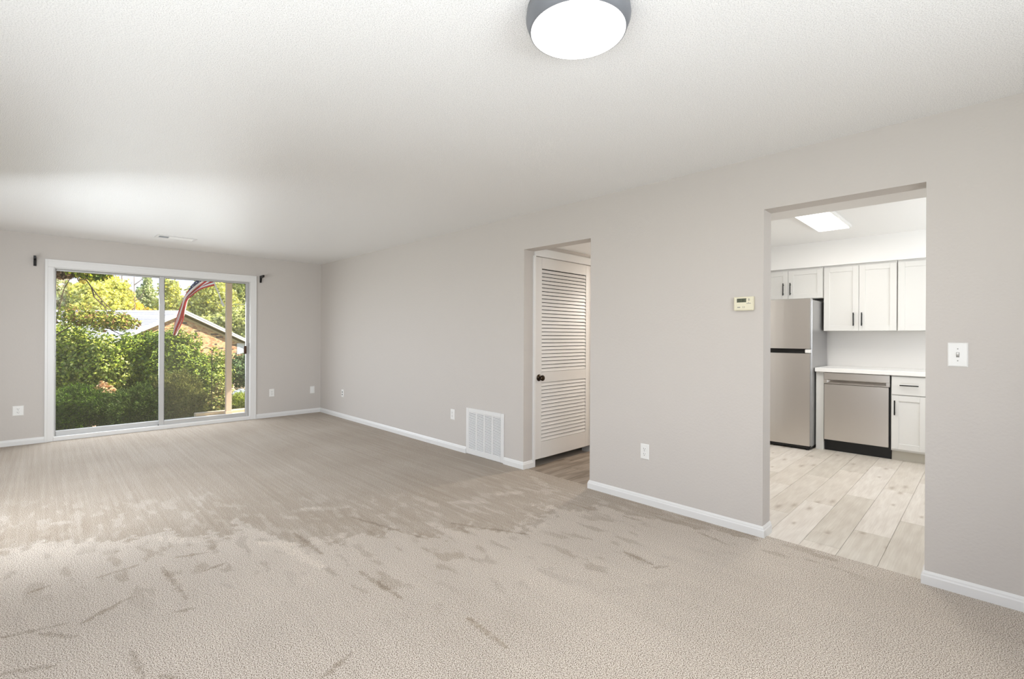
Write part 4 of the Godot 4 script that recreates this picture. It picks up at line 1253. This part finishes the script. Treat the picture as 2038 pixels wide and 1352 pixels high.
	obj("wall", one_box(Vector3(-1.5, 0, -2), Vector3(2.5, 3.1, 2)), M.siding, o)
	st = ST()
	prism(st, [Vector3(-1.8, 3.1, 2.3), Vector3(2.8, 3.1, 2.3), Vector3(0.5, 4.0, 2.3)], Vector3(0, 0, -4.6))
	obj("roof", st, M.siding, o)

func build_flag() -> void:
	var o := thing("flag", "red white and blue striped flag drooping from a white pole on the porch post", "flag", Vector3(-0.832, 1.79, -2.08))
	var base := o.position
	var st := ST()
	var foot := Vector3(-0.93, 1.815, -2.08) - base
	var head := Vector3(-1.14, 2.60, -2.36) - base
	tube(st, [foot, head], 0.011, 0.010, 10)
	obj("pole", st, M.pole_white, o)
	st = ST()
	tube(st, [foot - (head - foot).normalized() * 0.03, foot + (head - foot).normalized() * 0.07], 0.017, -1, 10)
	obj("socket", st, M.pole_white, o)
	# cloth between its lower and its upper edge, gathered into folds
	var lo := [Vector3(-1.02, 2.172, -2.27), Vector3(-1.114, 2.14, -2.338), Vector3(-1.212, 2.093, -2.436), Vector3(-1.31, 1.99, -2.533), Vector3(-1.396, 1.879, -2.617), Vector3(-1.415, 1.693, -2.636), Vector3(-1.44, 1.508, -2.662), Vector3(-1.486, 1.369, -2.707), Vector3(-1.532, 1.248, -2.752)]
	var up := [Vector3(-1.135, 2.585, -2.37), Vector3(-1.16, 2.47, -2.50), Vector3(-1.21, 2.34, -2.58), Vector3(-1.286, 2.205, -2.70), Vector3(-1.373, 1.996, -2.79), Vector3(-1.446, 1.778, -2.85), Vector3(-1.493, 1.607, -2.90), Vector3(-1.526, 1.455, -2.92), Vector3(-1.539, 1.256, -2.90)]
	var cl := Curve3D.new()
	var cu := Curve3D.new()
	for k in lo.size():
		var t := Vector3.ZERO
		if k > 0 and k < lo.size() - 1: t = (lo[k + 1] - lo[k - 1]) / 6.0
		cl.add_point(lo[k], -t, t)
		t = Vector3.ZERO
		if k > 0 and k < up.size() - 1: t = (up[k + 1] - up[k - 1]) / 6.0
		cu.add_point(up[k], -t, t)
	var nu := 40
	var nv := 39
	var grid := []
	for i in nu + 1:
		var u := float(i) / nu
		var a := cl.sample_baked(u * cl.get_baked_length(), true)
		var b := cu.sample_baked(u * cu.get_baked_length(), true)
		var row := []
		for j in nv + 1:
			var v := float(j) / nv
			var p := a.lerp(b, v)
			var amp := 0.07 * smoothstep(0.0, 0.35, u)
			p += Vector3(-0.703, 0, 0.711) * amp * sin(v * TAU * 2.5 + u * 2.0) * (0.4 + 0.6 * sin(PI * v))
			p += Vector3(0.711, 0, 0.703) * 0.016 * smoothstep(0.1, 0.5, u) * cos(v * TAU * 2.5 + u)
			row.append(p - base)
		grid.append(row)
	st = ST()
	st.set_smooth_group(1)
	for i in nu:
		for j in nv:
			for k in [[0, 0], [1, 1], [1, 0], [0, 0], [0, 1], [1, 1]]:
				st.set_uv(Vector2(float(i + k[0]) / nu, 1.0 - float(j + k[1]) / nv))
				st.add_vertex(grid[i + k[0]][j + k[1]])
	var im := Image.create(494, 260, false, Image.FORMAT_RGB8)
	for k in 13:
		im.fill_rect(Rect2i(0, k * 20, 494, 20), Color(0.74, 0.17, 0.20) if k % 2 == 0 else Color(0.95, 0.94, 0.92))
	im.fill_rect(Rect2i(0, 0, 198, 140), Color(0.20, 0.25, 0.44))
	for r in 9:
		for c in (6 if r % 2 == 0 else 5):
			var cx := 16 + c * 33 + (0 if r % 2 == 0 else 16)
			var cy := 14 + r * 14
			for dy in range(-5, 6):
				for dx in range(-5, 6):
					var ang := atan2(dx, -dy)
					var rad := 2.1 + 3.4 * pow(absf(cos(ang * 2.5)), 2.0)
					if Vector2(dx, dy).length() <= rad: im.set_pixel(cx + dx, cy + dy, Color(0.95, 0.95, 0.95))
	var m := mat("flag_cloth", Color(1, 1, 1), 0.8, 0.0, 0.2)
	m.albedo_texture = ImageTexture.create_from_image(im)
	m.backlight_enabled = true
	m.backlight = Color(0.5, 0.5, 0.5)
	m.cull_mode = BaseMaterial3D.CULL_DISABLED
	obj("cloth", st, m, o)

func build_house() -> void:
	# local axes: x along the gable, y up, z out of the gable; the peak of the brick is above the origin
	var o := thing("brick_house", "brick house with white-edged gable and pale shingle roof beyond the garden", "house", Vector3(1.198, -2.2, -18.689))
	o.basis = Basis(Vector3(0.7033, 0, -0.7109), Vector3.UP, Vector3(0.7109, 0, 0.7033))
	var H := 4.55
	var rs := 0.272
	var ls := 0.335
	var xr := 6.4
	var xl := -5.4
	var roof_y := func(x: float) -> float: return H - (rs * x if x > 0 else -ls * x)
	var st := ST()
	var outline := [Vector3(xl + 0.5, 0, 0), Vector3(xr - 0.5, 0, 0), Vector3(xr - 0.5, roof_y.call(xr - 0.5) - 0.22, 0), Vector3(0, H - 0.2, 0), Vector3(xl + 0.5, roof_y.call(xl + 0.5) - 0.22, 0)]
	prism(st, outline, Vector3(0, 0, -9.0))
	obj("wall", st, M.mortar, o)
	# bricks of the gable, a few thousand in running bond
	var bm := BoxMesh.new()
	bm.size = Vector3(0.2, 0.062, 0.03)
	bm.material = M.brick
	var mm := MultiMesh.new()
	mm.transform_format = MultiMesh.TRANSFORM_3D
	mm.use_colors = true
	mm.mesh = bm
	var put := []
	var r := 0
	var y := 0.9
	while y < H - 0.2:
		var x := -4.7 + (0.105 if r % 2 else 0.0)
		while x < 5.8:
			if y + 0.05 < float(roof_y.call(x)) - 0.2 and not (x > 4.55 and x < 5.75 and y > 2.25 and y < 3.0):
				put.append(Vector3(x, y, 0.008 + rng.randf() * 0.006))
			x += 0.21
		y += 0.075
		r += 1
	mm.instance_count = put.size()
	var tones := [Color(0.84, 0.66, 0.47), Color(0.78, 0.58, 0.42), Color(0.86, 0.71, 0.52), Color(0.73, 0.53, 0.39), Color(0.80, 0.65, 0.50), Color(0.88, 0.75, 0.55)]
	var darks := [Color(0.34, 0.28, 0.26), Color(0.44, 0.35, 0.31)]
	var run := 0
	for k in put.size():
		mm.set_instance_transform(k, Transform3D(Basis(), put[k]))
		if run == 0 and rng.randf() < 0.045: run = 1 + rng.randi() % 3
		var c: Color = darks[rng.randi() % 2] if run > 0 else tones[rng.randi() % tones.size()]
		run = maxi(0, run - 1)
		mm.set_instance_color(k, c.srgb_to_linear())
	var mi := MultiMeshInstance3D.new()
	mi.name = "bricks"
	mi.multimesh = mm
	mi.set_meta("kind", "stuff")
	o.add_child(mi, true)
	# roof: courses of shingles on both slopes
	for side in [[xr, 1.0], [xl, -1.0]]:
		st = ST()
		var n := 26
		for k in n:
			var x0: float = side[0] * k / n
			var x1: float = side[0] * (k + 1) / n
			var y0: float = roof_y.call(x0)
			var y1: float = roof_y.call(x1)
			var c := Vector3((x0 + x1) / 2, (y0 + y1) / 2 - 0.5, -4.5)
			poly(st, [Vector3(x0, y0 + 0.0, 0.3), Vector3(x1, y1 + 0.022, 0.3), Vector3(x1, y1 + 0.022, -11), Vector3(x0, y0, -11)], c)
			poly(st, [Vector3(x1, y1 + 0.022, 0.3), Vector3(x1, y1, 0.3), Vector3(x1, y1, -11), Vector3(x1, y1 + 0.022, -11)], c - Vector3(side[1], 0, 0))
		obj("shingle_courses", st, M.shingle, o).set_meta("kind", "stuff")
		st = ST()
		prism(st, [Vector3(0, H - 0.02, 0.28), Vector3(side[0], float(roof_y.call(side[0])) - 0.02, 0.28), Vector3(side[0], float(roof_y.call(side[0])) - 0.06, 0.28), Vector3(0, H - 0.06, 0.28)], Vector3(0, 0, -11.2))
		obj("soffit", st, M.soffit_tan, o)
		st = ST()
		prism(st, [Vector3(0, H + 0.02, 0.28), Vector3(side[0], float(roof_y.call(side[0])) + 0.02, 0.28), Vector3(side[0], float(roof_y.call(side[0])) - 0.15, 0.28), Vector3(0, H - 0.15, 0.28)], Vector3(0, 0, 0.025))
		prism(st, [Vector3(0, H + 0.02, 0.305), Vector3(side[0], float(roof_y.call(side[0])) + 0.02, 0.305), Vector3(side[0], float(roof_y.call(side[0])) - 0.05, 0.305), Vector3(0, H - 0.05, 0.305)], Vector3(0, 0, 0.02))
		obj("rake_board", st, M.rake_white, o)
		st = ST()
		prism(st, [Vector3(0, H - 0.17, 0.0), Vector3(side[0] * 0.9, float(roof_y.call(side[0] * 0.9)) - 0.17, 0.0), Vector3(side[0] * 0.9, float(roof_y.call(side[0] * 0.9)) - 0.28, 0.0), Vector3(0, H - 0.28, 0.0)], Vector3(0, 0, 0.03))
		obj("frieze_board", st, M.soffit_tan, o)
	# small white window
	var w := obj("window", one_box(Vector3(4.66, 2.33, 0.0), Vector3(5.65, 2.93, 0.04), 0.01), M.rake_white, o)
	obj("head_trim", one_box(Vector3(4.6, 2.85, 0.04), Vector3(5.7, 2.94, 0.07), 0.01), M.rake_white, w)
	for k in 4:
		st = ST()
		box(st, Vector3(4.74, 2.37 + k * 0.12, 0.04), Vector3(5.57, 2.47 + k * 0.12, 0.055), 0.004)
		obj("slat", st, M.rake_white, w)
